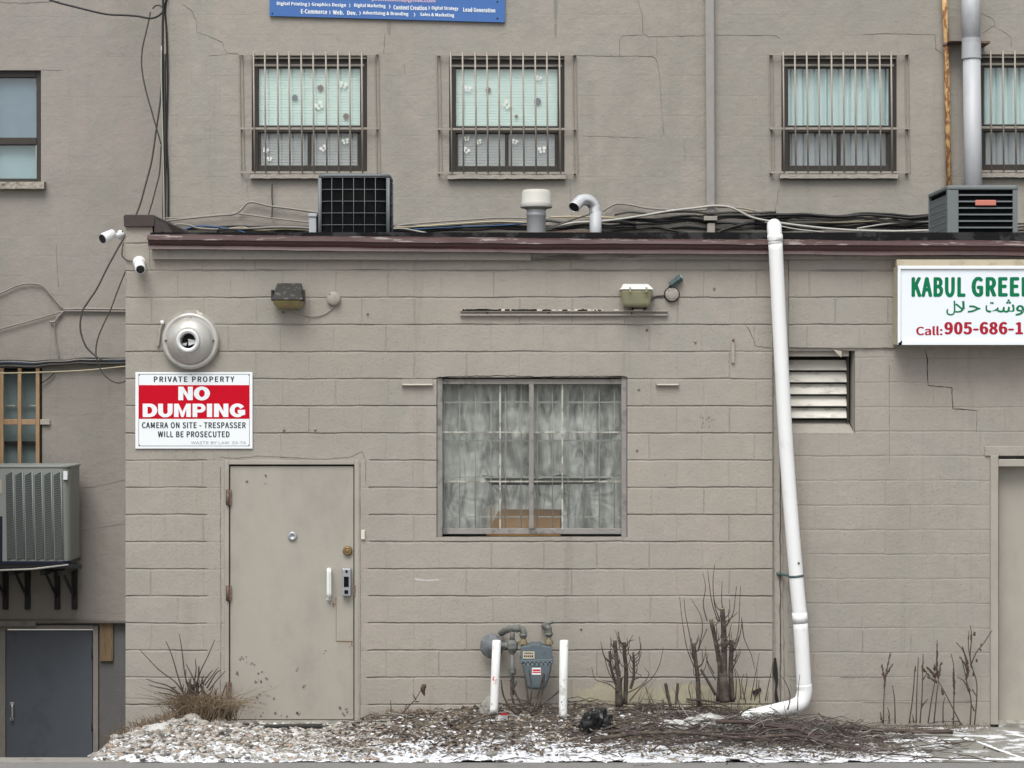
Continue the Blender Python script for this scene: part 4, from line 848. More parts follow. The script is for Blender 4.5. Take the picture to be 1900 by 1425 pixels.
for nm, lb, px, py, r in (('junction_box', 'round painted junction box right of the dark hooded floodlight', 619.5, 554, 13.2), ('junction_box', 'round painted junction box under the small teal photocell', 1246.5, 546.5, 13.2)):
    mb = MB(); mb.lathe([(0, -.038), (.047, -.038), (.051, -.033), (.052, 0)], P(px, py), n=32); t_ = mb.build(nm, Mx['paint'], label=lb, cat='junction box', group='junction boxes on the block wall')
    mb = MB(); mb.lathe([(0, -.041), (.005, -.041), (.005, -.036)], P(px-7, py-8), n=8); mb.lathe([(0, -.041), (.005, -.041), (.005, -.036)], P(px+8, py+8), n=8); mb.build('screw', Mx['rust'], t_)
    if px > 1000: mb = MB(); mb.lathe([(.052, -.006), (.060, -.004), (.058, 0)], P(px, py), n=32); mb.build('gasket', Mx['black'], t_)
mb = MB(); ptube(mb, [(541, 574, -.05), (560, 583), (582, 587), (602, 582), (615, 573), (621, 566)], .0045, -.01); mb.build('conduit', Mx['paint'], label='thin curved wire looping from the dark hooded floodlight to its junction box', cat='cable')
mb = MB(); ptube(mb, [(1207, 558, -.06), (1214, 551), (1224, 549), (1233, 548)], .006, -.01); mb.build('conduit', Mx['cable_dark'], label='short wire between white hooded floodlight and its junction box', cat='cable')
T = thing('photocell', 'small teal photocell tilted above the right junction box', 'sensor', P(1248, 532, -.05))
mb = MB(); d = (P(1265, 515)-P(1245, 529)); c0 = P(1244, 529, -.04); mb.tube([c0, c0+d*.6, c0+d*.62, c0+d], [.026, .026, .030, .028], 4, smooth=False); mb.build('photocell_body', Mx['tealbox'], T, bevel=.006)
MB().tube([P(1241, 536, -.02), P(1246, 528, -.04)], .010, 8).build('swivel', Mx['black'], T)
MB().tube([c0+d*1.0, c0+d*1.06], .022, 4).build('sensor_eye', Mx['pipe_grey'], T)
# steel channel
mb = MB(); mb.pbox(854, 1239, 575.5, 578, -.03, 0).pbox(854, 1239, 583, 585.5, -.03, 0).pbox(854, 1239, 578, 583, -.008, 0)
t_ = mb.build('mounting_rail', Mx['paint'], label='long thin steel channel rail fixed to the wall under the white hooded floodlight', cat='rail')
mb = MB()
for i in range(60):
    a = 855+abs(random.gauss(0, 150)); 
    if a > 1180: continue
    mb.pbox(a, a+random.uniform(3, 22), 574.6-random.uniform(0, 1.5), 576.6, -.032, -.029)
mb.build('bare_paint_edge', Mx['peel'], t_)
mb = MB()
for px in (904, 1018, 1172): mb.lathe([(0, -.016), (.007, -.014), (.008, 0)], P(px, 581), n=8)
mb.build('bolt', Mx['rust'], t_)
for a, b, lb in ((745, 803, 'short painted angle strip left of the big window'), (1217, 1260, 'short painted angle strip right of the big window')):
    mb = MB(); mb.pbox(a, b, 703 if a < 800 else 710, 713, -.008, 0).pbox(a, b, 713, 715.3, -.03, 0); t_ = mb.build('angle_strip', Mx['paint'], label=lb, cat='bracket', group='angle strips beside the big window', bevel=.001)
    mb = MB(); mb.pbox(a+3, b-1, 712.3, 714.6, -.033, -.0302); mb.build('bare_paint_edge', Mx['peel'], t_)
mb = MB(); mb.pbox(1357, 1363.5, 633, 674, -.018, 0); t_ = mb.build('wall_strap', Mx['paint'], label='small vertical painted strap on the block wall right of the big window', cat='bracket', bevel=.004)
MB().lathe([(0, -.026), (.01, -.024), (.010, -.01)], P(1360, 631)).build('bolt', Mx['rust'], t_)
# cameras
T = thing('security_camera', 'white bullet security camera pointing left from the parapet corner', 'camera', P(226, 438, .06), 'security cameras at the wall corner')
e = P(228, 436, .08); mb = MB(); mb.lathe([(0, -.02), (.032, -.02), (.036, -.012), (.036, .01)], e+Vector((-.015, 0, 0)), 'X', 24)
mb.tube(curve([e, P(220, 437, .0), P(212, 437, -.04), P(207, 438, -.06)], 4), [.022, .021, .02, .019, .019, .019, .018, .018, .017, .017, .017, .017, .017][:13], 12); mb.build('camera_arm', Mx['white'], T)
a, b = P(211, 433, -.07), P(190, 443, -.16); mb = MB(); mb.tube([a, a.lerp(b, .08), a.lerp(b, .85), b], [.018, .036, .040, .038], 24); mb.build('camera_body', Mx['white'], T)
MB().tube([b, b+(b-a)*.02], .034, 24).build('lens', Mx['black'], T)
T = thing('security_camera', 'white bullet security camera pointing down on the wall under the parapet', 'camera', P(259, 505, -.06), 'security cameras at the wall corner')
mb = MB(); mb.lathe([(0, -.05), (.03, -.045), (.046, -.028), (.048, 0)], P(259, 487), n=32); mb.build('camera_base', Mx['white'], T)
a, b = P(258, 487, -.05), P(260.5, 500, -.17); mb = MB(); mb.tube([a, a.lerp(b, .1), a.lerp(b, .9), b], [.03, .040, .040, .037], 24); mb.build('camera_body', Mx['white'], T)
MB().tube([b, b+(b-a)*.02], .031, 24).build('lens', Mx['black'], T)
mb = MB(); ptube(mb, [(229, 450, .02), (227, 462), (227, 475), (236, 483), (250, 485)], .005, -.012); mb.build('cable', Mx['cable_dark'], label='thin dark wire between the two white cameras at the corner', cat='cable')

# ---- pipes
mb = MB(); pts = [P(1437, 445, .12), P(1436.5, 424, .02)-Vector((0, 0, 0)), P(1436.5, 420, -.10), P(1437.5, 436, -.155), P(1438.5, 452, -.155)]
T = thing('drain_pipe', 'white plastic drainpipe leaning down from roof to ground, elbow at its foot', 'drainpipe', P(1470, 1330, -.15))
mb.tube(curve(pts, 6), .0545, 24); mb.build('top_elbow', Mx['pvc'], T)
mb = MB(); mb.tube([P(1437.8, 436, -.155), P(1438.6, 448, -.155)], .0575, 24); mb.build('coupling', Mx['pvc'], T)
mb = MB(); mb.tube(curve([P(1438.5, 446, -.155), P(1446, 600, -.155), P(1460, 850, -.155), P(1477, 1066, -.155), P(1485, 1150, -.155)], 8), .0535, 28); mb.build('upper_pipe', Mx['pvc'], T)
mb = MB(); mb.tube([P(1483.5, 1137, -.155), P(1485, 1156, -.155)], .0570, 28); mb.build('coupling', Mx['pvc'], T)
mb = MB(); mb.tube(curve([P(1484.8, 1150, -.155), P(1489, 1220, -.155), P(1492.5, 1283, -.155)], 4), .0555, 28); mb.build('lower_pipe', Mx['pvc'], T)
mb = MB(); mb.tube(curve([P(1492, 1270, -.155), P(1492.5, 1284, -.155), P(1486, 1303, -.17), P(1467, 1314, -.20)], 6), .058, 28); mb.build('foot_elbow', Mx['pvc'], T)
mb = MB(); a, b = P(1474, 1310.5, -.19), P(1380, 1333, -.52); ax = (b-a).normalized()
mb.tube([a, b, b-ax*.001, b-ax*.35], [.0535, .0535, .047, .047], 28, caps=False); mb.build('outlet_pipe', Mx['pvc'], T)
MB().tube([b-ax*.10, b-ax*.105], .046, 24).build('pipe_opening', Mx['gap'], T)
mb = MB(); mb.tube([P(1477, 1066.5, -.155), P(1477.4, 1070.5, -.155)], .0575, 28); mb.tube([P(1464, 1068, -.15), P(1452, 1066, -.02), P(1446, 1065, -.005)], .010, 6); mb.lathe([(0, -.02), (.016, -.018), (.018, .0)], P(1445, 1065)); mb.build('pipe_strap', Mx['tealbox'], T)
MB().lathe([(0, -.004), (.008, -.003), (.009, .002)], P(1482, 1045, -.208), n=10).build('bolt', Mx['rust'], T)
Yp = YU-.25
T = thing('flue_duct', 'tall grey metal duct rising up the tall wall behind the louvred condenser', 'duct', P(1806, 440, Yp))
mb = MB(); mb.tube([P(1800, -60, Yp), P(1802.5, 110, Yp)], .089, 28); mb.build('upper_duct', Mx['pipe_grey'], T)
mb = MB(); mb.tube([P(1802.3, 72, Yp), P(1802.3, 80, Yp), P(1802.4, 108, Yp), P(1802.4, 109.5, Yp)], [.094, .091, .094, .094], 28, smooth=False); mb.build('duct_collar', Mx['pipe_grey'], T)
mb = MB(); mb.tube([P(1802.8, 108, Yp), P(1807, 450, Yp)], .0845, 28); mb.build('lower_duct', Mx['pipe_grey'], T)
mb = MB(); mb.add(*boxvf(P(1762, 76, Yp+.03), P(1790, 83, YU))).add(*boxvf(P(1816, 76, Yp), P(1826, 88, YU))); mb.build('duct_bracket', Mx['rust'], T)
mb = MB(); rnd = [P(1750, -60, YU-.07), P(1755, 60, YU-.07), P(1756, 85, YU-.07), P(1758, 200, YU-.07), P(1762.5, 440, YU-.07)]
mb.tube(rnd, .027, 14); t_ = mb.build('gas_pipe', Mx['pipe_yellow'], label='rusty pipe with flaking yellow paint left of the tall grey duct', cat='pipe')
MB().tube([P(1755, 79, YU-.07), P(1755.2, 86, YU-.07)], .031, 14).build('coupling', Mx['rust'], t_)
Yv = 1.5
T = thing('roof_vent', 'capped galvanised flue vent standing on the low roof at centre', 'vent', P(995, 470, Yv))
c = P(995, 470, Yv); zq = lambda py: Z(py, Yv)-c.z; rr = lambda px: L(px, Yv)/2
mb = MB(); mb.lathe([(rr(35), 0), (rr(35), zq(402)), (rr(37), zq(401)), (rr(37), zq(395)), (rr(35), zq(394)), (rr(36), zq(388))], c, 'Z', 32); mb.build('flue', Mx['steel'], T)
mb = MB(); mb.lathe([(rr(36), zq(390)), (rr(42), zq(387)), (rr(57), zq(386)), (rr(60), zq(384)), (rr(57), zq(379)), (rr(57), zq(376)), (rr(54), zq(375)), (rr(54), zq(359)), (rr(52), zq(358)), (rr(51), zq(354)), (rr(44), zq(352.5)), (0, zq(351.5))], c, 'Z', 40); mb.build('flue_cap', Mx['cappaint'], T)
T = thing('roof_duct', 'shiny gooseneck duct curling over to the left on the low roof', 'duct', P(1105, 470, Yv))
MB().tube([P(1105, 470, Yv), P(1105, 393, Yv)], L(22, Yv)/2, 24).build('duct_base', Mx['pipe_grey'], T)
cp = curve([P(1104, 396, Yv), P(1102, 382, Yv), P(1093, 372, Yv-.02), P(1080, 371, Yv-.05), P(1071, 378, Yv-.09), P(1065, 385, Yv-.13)], 4)
mb = MB(); mb.tube(cp, [L(21, Yv)/2*(1+.06*(k % 2)) for k in range(len(cp))], 20, caps=False); mb.tube([cp[-1], cp[-1]+(cp[-2]-cp[-1])*.2], [L(21, Yv)/2*.95, L(21, Yv)/2*.9], 20, caps=False); mb.build('gooseneck', Mx['chrome'], T)
MB().tube([cp[-2].lerp(cp[-1], .3), cp[-2].lerp(cp[-1], .35)], L(19, Yv)/2, 20).build('duct_opening', Mx['gap'], T)
# ---- condensers
zr = Z(436)
T = thing('condenser_unit', 'dark condenser behind wire guard on the low roof, blue grey lid', 'air conditioner', (X(658, Yv), Yv+.35, zr), 'air conditioners')
a, b, zt = X(588.5, Yv), X(723.5, Yv), Z(322.5, Yv); w_ = b-a; r_ = .10; wd = .50
def rrect(x0, x1, y0, y1, r, n=5):
    return [(cx_+r*math.cos(t), cy_+r*math.sin(t)) for cx_, cy_, s in ((x1-r, y1-r, 0), (x0+r, y1-r, 1), (x0+r, y0+r, 2), (x1-r, y0+r, 3)) for t in [math.pi/2*(s+k/n) for k in range(n+1)]]
def rbox(mb, x0, x1, y0, y1, r, z0, z1):
    q = rrect(x0, x1, y0, y1, r); n = len(q)
    return mb.add([(p[0], p[1], z0) for p in q]+[(p[0], p[1], z1) for p in q], [list(range(n)), list(range(n, 2*n))]+[(i, (i+1) % n, (i+1) % n+n, i+n) for i in range(n)])
rbox(MB(), a+.012, b-.012, Yv+.02, Yv+.02+wd, r_, zr, zt-.03).build('coil', Mx['acdark'], T)
rbox(MB(), a, b, Yv, Yv+.04+wd, r_, zt-.025, zt+.002).build('top_panel', Mx['acgrey2'], T, bevel=.008)
for x_, y_ in ((a+.018, Yv+.05), (b-.018, Yv+.05), (a+.018, Yv+wd), (b-.018, Yv+wd)): MB().tube([(x_, y_, zr), (x_, y_, zt-.03)], .016, 6).build('corner_post', Mx['acgrey2'], T)
mb = MB()
for i in range(7):
    x = a+.03+(w_-.06)*i/6; y_ = Yv+.008+(.018 if i in (0, 6) else 0); mb.tube([(x, y_, zr), (x, y_, zt-.03)], .0024, 5)
q = rrect(a+.004, b-.004, Yv+.008, Yv+.03+wd, r_)
for k in range(7): zz_ = zt-.03-.098*k; mb.tube([(p[0], p[1], zz_) for p in q+q[:1]], .0024, 5)
mb.build('wire_guard', Mx['acwire'], T)
t_ = MB().pbox(573, 587, 398, 440, Yv+.1, Yv+.25).build('disconnect_box', Mx['pipe_grey'], label='small pale disconnect box against the left side of the wire guarded condenser', cat='electrical box', bevel=.006)
MB().pbox(572, 588, 396, 402, Yv+.09, Yv+.26).build('box_cap', Mx['pipe_grey'], t_, bevel=.004)
Y2 = 1.35; T = thing('condenser_unit', 'louvred grey condenser with salmon badge in front of the tall grey duct', 'air conditioner', (X(1820, Y2), Y2+.35, zr), 'air conditioners')
a, b, zt = X(1758, Y2), X(1888.5, Y2), Z(345, Y2); dp = .76; xb = a-.0+.0
rbox(MB(), a+.02, b-.02, Y2+.03, Y2+dp-.03, .02, zr, zt-.03).build('coil', Mx['acdark'], T)
rbox(MB(), a-.006, b+.006, Y2-.006, Y2+dp, .03, zt-.032, zt+.004).build('top_panel', Mx['acgrey'], T, bevel=.01)
for q in ((a, X(1778.5, Y2), Y2, Y2+.05), (X(1879.5, Y2), b, Y2, Y2+.09), (a, a+.04, Y2+dp-.04, Y2+dp-.01)):
    MB().box(*q, zr, zt-.032).build('corner_panel', Mx['acgrey'], T, bevel=.003)
mb = MB()
for k in range(8):
    z = Z(356+k*12.1, Y2)
    mb.box(X(1778.5, Y2), X(1879.5, Y2), Y2+.004, Y2+.022, Z(361.5+k*12.1, Y2)-.006, Z(361.5+k*12.1, Y2)+.006)
mb.build('front_louvre', Mx['acgrey2'], T)
mb = MB()
for k in range(8):
    z = Z(361.5+k*12.1, Y2); mb.box(a+.002, a+.012, Y2+.05, Y2+dp-.04, z-.004, z+.004); mb.add([(a+.004, Y2+.05, z-.004), (a+.004, Y2+dp-.04, z-.004), (a+.008, Y2+dp-.04, z-.052), (a+.008, Y2+.05, z-.052)], [(0, 1, 2, 3)])
mb.build('side_louvre', Mx['acgrey2'], T)
mb = MB(); mb.pbox(1810, 1848.5, 371, 381.5, Y2-.012, Y2+.006); mb.build('badge', Mx['salmon'], T, bevel=.006)
Y3 = YL-.72; T = thing('condenser_unit', 'pale green condenser on black wall brackets above the slate blue door', 'air conditioner', P(60, 1050, Y3+.4), 'air conditioners')
a, b, zt, zb = X(-130, Y3), X(129, Y3), Z(864, Y3), Z(1047, Y3); dp = .56
rbox(MB(), a, b-.004, Y3+.006, Y3+dp, .10, zb+.03, zt-.02).build('casing', Mx['acpale'], T)
rbox(MB(), a-.004, b+.006, Y3-.002, Y3+dp+.01, .10, zt-.022, zt+.002).build('top_panel', Mx['acpale'], T, bevel=.008)
rbox(MB(), a-.004, b+.006, Y3-.002, Y3+dp+.01, .10, zb, zb+.03).build('base_pan', Mx['navy'], T)
mb = MB(); mb.pbox(-120, 4, 958, 1042, Y3-.004, Y3+.02); mb.build('service_recess', Mx['navy'], T)
for i in range(6):
    x0 = 10.5+i*17.8; mb = MB(); mb.prism([(x0, 882), (x0+13, 875), (x0+16.5, 1036), (x0+2.5, 1040)], Y3-.001, Y3+.012)
    g_ = mb.build('louvre_panel', Mx['acgrill'], T)
    mb = MB()
    for k in range(36):
        t0 = 884+k*4.3; a_ = x0+.1+(t0-880)*.02
        mb.add([P(a_, t0, Y3-.004), P(a_+13, t0-3.4, Y3-.004), P(a_+13, t0-2.3, Y3-.004), P(a_, t0+1.1, Y3-.004)], [(0, 1, 2, 3)]); 
    mb.build('fin', Mx['acwire'], g_)
    mb = MB(); mb.tube([P(x0+13.4, 874, Y3-.006), P(x0+17.2, 1037, Y3-.006)], .006, 5); mb.build('louvre_rib', Mx['acpale'], T)
MB().pbox(117.5, 125, 874, 890, Y3+.0, Y3+.012).build('rating_label', Mx['signwhite'], T)
mb = MB(); mb.pbox(-120, 3, 890, 915, Y3-.002, Y3+.02); mb.build('warning_label', Mx['cream'], T)
T = thing('wall_bracket', 'black steel bracket frame holding the pale green condenser', 'bracket', P(60, 1130, YL-.1))
mb = MB(); mb.pbox(-150, 150, 1047.5, 1055, Y3-.0, Y3+.05).pbox(-150, 150, 1048, 1055, YL-.2, YL-.14); mb.build('shelf_rail', Mx['black'], T)
mb = MB(); mb.tube([P(-100, 1062, Y3+.0), P(60, 1056, Y3-.02), P(127, 1048, Y3)], .010, 6); mb.build('front_conduit', Mx['cable_white'], T)
for px in (9, 50, 105, 137):
    mb = MB(); w2 = 4.5; mb.pbox(px-w2, px+w2, 1050, 1131, YL-.06, YL); x_ = X(px, YL-.06)
    hw = L(w2, YL)*.95; zt_ = Z(1052, YL-.3)
    mb.add([(x_-hw, Y3+.05, zt_), (x_+hw, Y3+.05, zt_), (x_+hw, YL, zt_), (x_-hw, YL, zt_), (x_-hw, Y3+.05, zt_-.05), (x_+hw, Y3+.05, zt_-.05), (x_+hw, YL, zt_-.05), (x_-hw, YL, zt_-.05)], [(0, 1, 2, 3), (4, 5, 6, 7), (0, 1, 5, 4), (1, 2, 6, 5), (2, 3, 7, 6), (3, 0, 4, 7)])
    mb.tube([(x_-.02, Y3+.25, zt_-.03), (x_, YL-.05, zt_-.33)], .016, 4, smooth=False); mb.build('bracket_arm', Mx['black'], T)

# ---- gas meter
Ym = -.30; MP = Mx['meterpipe']
T = thing('gas_meter', 'blue grey gas meter with red and white sticker between two white posts', 'gas meter', P(996, 1290, Ym))
mb = MB(); mb.prism([(966, 1202), (972, 1199), (984, 1198.5), (985, 1196), (1003, 1196), (1004, 1199), (1021, 1200), (1024, 1203), (1025.5, 1227), (966, 1227)], Ym-.02, Ym+.16); MT = mb.build('meter_body', Mx['meter'], T, bevel=.014, seg=3)
mb = MB(); mb.prism([(964.5, 1224.5), (1027, 1223.5), (1027, 1229.5), (964.5, 1230)], Ym-.035, Ym+.17); mb.build('flange', Mx['meter'], T, bevel=.005)
mb = MB()
for px in np.linspace(967, 1024, 8): mb.lathe([(0, -.05), (.008, -.05), (.009, -.03)], P(px, 1228.5, Ym), n=8)
mb.build('flange_bolt', Mx['meter'], T)
mb = MB(); mb.prism([(968, 1230), (1024, 1229), (1023, 1245), (1018, 1262), (1012, 1276), (1008, 1280), (981, 1280), (977, 1274), (973, 1255)], Ym-.04, Ym+.15); mb.build('lower_casing', Mx['meter'], T, bevel=.022, seg=4)
mb = MB(); mb.pbox(970, 992, 1209, 1222.5, Ym-.026, Ym-.018); DL_ = mb.build('index_window', Mx['cream'], T, bevel=.002)
mb = MB()
for k in range(5): mb.pbox(972.5+k*3.6, 974.8+k*3.6, 1216, 1219, Ym-.0275, Ym-.0255)
mb.pbox(973, 989, 1211.3, 1212.5, Ym-.0275, Ym-.0255); mb.build('dial', Mx['acdark'], DL_)
mb = MB(); mb.pbox(987.5, 1003, 1234.5, 1238, Ym-.0415, Ym-.0395); mb.build('teal_sticker', Mx['tealbox'], T)
MB().pbox(987, 1003.5, 1239, 1252, Ym-.0415, Ym-.0395).build('sticker', Mx['white'], T); mb = MB(); mb.pbox(988, 1003, 1242, 1245, Ym-.0425, Ym-.0412).pbox(988, 1003, 1246.5, 1248.5, Ym-.0425, Ym-.0412); mb.build('sticker_stripe', Mx['signred'], T)
Yq = Ym+.06; q = lambda px, py, Y=Yq: P(px, py, Y)
mb = MB(); mb.tube([q(971, 1197), q(971, 1182)], .018, 12); mb.tube([q(1018.5, 1197), q(1018.5, 1180)], .018, 12)
for px in (971, 1018.5): mb.tube([q(px, 1195.5), q(px, 1194), q(px, 1189), q(px, 1187)], [.032, .032, .026, .021], 8, smooth=False)
mb.build('union_nut', Mx['unionbrass'], T)
mb = MB(); mb.tube(curve([q(971, 1183), q(971, 1172), q(966, 1167), q(956, 1166), q(940, 1169, Yq+.1), q(930, 1175, Yq+.2)], 5), .0245, 12)
for a_, b_ in (((971, 1180), (971, 1176)), ((962, 1166.3), (958, 1166))): mb.tube([q(*a_), q(*b_)], .030, 12)
mb.build('inlet_pipe', MP, T)
mb = MB(); mb.tube(curve([q(1018.5, 1181), q(1018.5, 1168), q(1016, 1163), q(1012, 1162, Yq+.08), q(1010, 1161, .0)], 5), .0235, 12); mb.tube([q(1018.5, 1179), q(1018.5, 1174)], .029, 12); mb.tube([q(1012, 1158), q(1027, 1154)], .012, 6); mb.build('outlet_pipe', MP, T)
mb = MB(); mb.tube([q(950.5, 1172), q(950.5, 1188)], .019, 12); mb.tube([q(950.5, 1187), q(950.5, 1193), q(950.5, 1203), q(950.5, 1212)], [.026, .042, .042, .022], 8, smooth=False); mb.tube([q(942, 1198), q(936, 1199)], [.03, .022], 10)
mb.tube([q(950.5, 1210), q(950.5, 1290)], .0155, 12); mb.tube([q(950.5, 1240), q(950.5, 1252)], .026, 8, smooth=False); mb.tube([q(950.5, 1246), q(950.5, 1246, Yq-.07)], .012, 8); mb.tube([q(950.5, 1258), q(957, 1266), q(952, 1276)], .012, 6)
mb.build('regulator_pipe', MP, T)
mb = MB(); mb.lathe([(0, -.045), (.03, -.043), (.036, -.03), (.075, -.026), (.082, -.015), (.090, -.012), (.091, .008), (.08, .015), (0, .03)], P(913, 1199, -.10), n=36)
RG = mb.build('regulator_disc', Mx['regulator'], T)
mb = MB()
for k in range(8): t = k*.785+.3; mb.lathe([(0, -.02), (.007, -.02), (.007, -.0)], P(913, 1199, -.10)+Vector((.083*math.cos(t), 0, .083*math.sin(t))), n=6)
mb.build('bolt', Mx['meterpipe'], RG)
mb = MB(); mb.tube([P(918, 1198, -.10), P(934, 1197, -.2), q(943, 1198)], .02, 10); mb.build('regulator_neck', MP, T)
def zground(px, Y): return hgt(X(px, Y), Y)
for px, pt, pb, Y, ln, lb, spot in ((921.5, 1187, 1316, -.50, -5, 'white protective post with red smudge left of the gas meter', 1), (1046.5, 1187, 1324, -.50, -2, 'white protective post right of the gas meter, chipped near its foot', 0)):
    mb = MB(); top = P(px, pt+1, Y); bot = P(px+ln, pb, Y); bot2 = bot+(bot-top)*.06
    mb.tube([bot2, bot, top.lerp(bot, .5), top-Vector((0, 0, .006)), top], [.0305, .0305, .0315, .0315, .027], 20); t_ = mb.build('bollard', Mx['post'], label=lb, cat='bollard', group='white posts guarding the gas meter')
    if spot:
        mb = MB(); c = P(918.5, 1258, Y)
        for _ in range(16):
            dx, dz = random.gauss(0, .006), random.gauss(0, .013); mb.blob((c.x+dx, Y-.0285, c.z+dz), .007, 1, .4, (1, .4, 1.2))
        Mx['redspray'] = simple('red_spray', (.62, .12, .12), .6, var=.3, scale=40); mb.build('red_spray', Mx['redspray'], t_)
    else:
        mb = MB(); c = P(px-2, 1302, Y)
        for _ in range(7): mb.blob((c.x+random.gauss(0, .004), Y-.029, c.z+random.gauss(0, .02)), .006, 1, .4, (.6, .3, 1.4))
        mb.build('chip', Mx['scuff'], t_)
# bare stems curling round the meter
mb = MB()
for pts in ([(930, 1262), (934, 1290), (950, 1315), (970, 1328), (990, 1322), (1002, 1300), (1008, 1270), (1009, 1247)], [(973, 1250), (978, 1280), (980, 1305), (982, 1320)], [(982, 1243), (986, 1275), (984, 1300), (980, 1318)], [(1008, 1250), (1000, 1285), (992, 1310), (985, 1322)], [(955, 1250), (948, 1270), (952, 1300), (965, 1322)], [(1003, 1310), (1030, 1290), (1040, 1280)], [(946, 1262), (958, 1290), (975, 1316)]):
    ptube(mb, pts, (.0055, .008), Ym-.12, 6, 5, .02)
mb.build('bare_vine', Mx['bark'], label='bare brown vine stems looping under the gas meter', cat='vine')

# ================================================================ CABLES
G1 = 'cables run along the tall wall above the low roof'; Yc = YU-.05
def cable(pts, r, mat, label, Y=Yc, group=None, n=6, jit=0, name='cable'):
    mb = MB(); ptube(mb, pts, r, Y, n, 6, jit); return mb.build(name, Mx[mat], label=label, cat='cable', group=group)
cable([(300, -20), (303, 10), (302, 60), (302, 200), (304, 330), (303, 440)], .012, 'cable_black', 'thick black cable running down the corner of the tall wall', YU-.05)
cable([(312, -20), (307, 20), (309, 60), (311, 150), (309, 260), (312, 330), (312, 440)], .010, 'cable_black', 'second black cable in the corner, hugging the edge of the tall wall', YU-.02)
cable([(306, 100), (306, 200), (307, 300), (306, 440)], .013, 'cable_dark', 'dark grey conduit between the black corner cables', YU+.05)
cable([(299.5, 85), (299.5, 150), (302, 260), (304, 360), (304.5, 430)], .006, 'cable_white', 'thin white cable beside the black corner cables', YU-.08)
cable([(85, -4), (105, 4), (140, 13), (195, 26), (230, 28), (255, 30), (280, 34), (296, 28), (305, 16), (309, -5)], .010, 'cable_black', 'black overhead cable sagging in from the top left to the corner', YU-.02)
cable([(283, 16), (290, 10), (298, 11), (306, 20)], .008, 'cable_dark', 'small dark cable loop at the top of the corner', YU-.03)
cable([(279, 22), (276, 38), (271, 60), (264, 92), (263, 125), (270, 165), (281, 205), (291, 240), (299, 268)], .0075, 'cable_dark', 'thin cable bowing left of the corner near the top', YU+.2)
cable([(300, 150), (297, 190), (290, 240), (281, 300), (268, 350), (258, 385), (240, 425), (222, 455), (200, 495), (180, 535), (162, 562), (152, 580), (149, 610), (158, 640), (173, 657), (190, 669)], .009, 'cable_dark', 'long dark cable dropping diagonally left of the roof corner into a bow', YU+.25)
cable([(299, 270), (296, 320), (289, 350), (281, 380), (268, 420), (250, 460), (232, 505), (218, 540), (205, 575), (192, 602), (181, 630), (178, 655), (184, 680), (195, 697), (210, 708), (224, 710), (240, 703)], .007, 'cable_dark', 'thinner dark cable hanging beside the diagonal one, looping to the corner', YU+.3)
YC = YL-.03
cable([(118, 574), (150, 573), (240, 573.5)], .012, 'cable_grey', 'painted conduit running straight to the corner across the shaded wall, upper of two', YC)
cable([(118, 577), (160, 577), (240, 578)], .010, 'cable_grey', 'painted conduit running straight to the corner across the shaded wall, lower of two', YC)
cable([(-10, 548), (10, 540), (35, 529), (60, 526), (80, 531), (95, 548), (118, 575)], .009, 'cable_grey', 'painted cable arching up over the shaded left wall', YC)
cable([(-10, 613), (50, 597), (118, 577)], .008, 'cable_grey', 'painted cable slanting up from the left edge to the arch', YC)
cable([(118, 577), (108, 588), (101, 597), (92, 597)], .012, 'cable_grey', 'short painted cable stub hanging under the conduit junction', YC)
cable([(101, 598), (102, 625), (106, 650), (109, 664)], .006, 'cable_grey', 'thin painted cable dropping to the dark bundle above the timber window', YC)
for k, (dy, r, m) in enumerate(((-3, .010, 'cable_black'), (0, .010, 'cable_blue'), (2.5, .012, 'cable_black'), (5, .008, 'cable_dark'), (-1.2, .006, 'cable_grey'), (6.5, .008, 'cable_black'))):
    cable([(-10, 674+dy), (50, 673+dy*1.1), (110, 671+dy*.8), (170, 668+dy), (240, 669+dy)], r, m, {'cable_blue': 'blue cable in the dark bundle above the timber barred window', 'cable_dark': 'dark grey cable in the bundle above the timber barred window', 'cable_grey': 'painted grey cable in the dark bundle above the timber window'}.get(m, 'black cable in the bundle above the timber barred window'), YC-.01*k, 'cable bundle across the shaded left wall', jit=.02)
cable([(-10, 692.5), (40, 692), (100, 690), (160, 687), (240, 679)], .007, 'cable_yellow', 'cream cable crossing just below the dark bundle on the left', YC-.12)
cable([(78, 710), (90, 702), (101, 692)], .007, 'cable_dark', 'short dark wire slanting from the timber window corner', YC)
# roof level
cable([(305, 410), (350, 405), (400, 400), (434, 397), (448, 388), (464, 375), (500, 382), (545, 388), (600, 396)], .011, 'cable_grey', 'painted cable rising to a peak left of the wire guarded condenser')
cable([(305, 405), (360, 403), (420, 397), (440, 396), (500, 404), (560, 411), (600, 414)], .008, 'cable_grey', 'painted cable passing below the peaked one left of the condenser')
cable([(505, 338), (504.5, 360), (505.5, 380), (504.5, 405)], .007, 'cable_dark', 'short dark wire hanging under the leftmost barred window')
cable([(305, 422), (330, 416), (352, 418), (375, 424), (440, 425), (520, 421), (600, 424)], .009, 'cable_grey', 'light grey cable along the wall foot left of the condenser')
cable([(335, 430), (348, 424), (370, 419), (400, 421), (440, 427), (460, 434)], .008, 'cable_blue', 'blue cable humping along the low roof at left')
cable([(425, 424), (450, 422), (480, 427), (530, 425), (590, 428)], .007, 'cable_yellow', 'cream cable low against the tall wall left of the condenser')
for k in range(4): cable([(330+random.uniform(0, 90), 428+random.uniform(-4, 4)), (450, 421+random.uniform(-2, 6)), (530, 424+random.uniform(-3, 6)), (600, 422+random.uniform(-3, 6))], .011, 'cable_black', 'black cable lying low against the tall wall left of the condenser', Yc+.01*k, G1)
cable([(715, 424), (750, 417), (820, 411), (880, 407), (928, 404), (980, 405)], .009, 'cable_grey', 'topmost painted cable between condenser and capped flue')
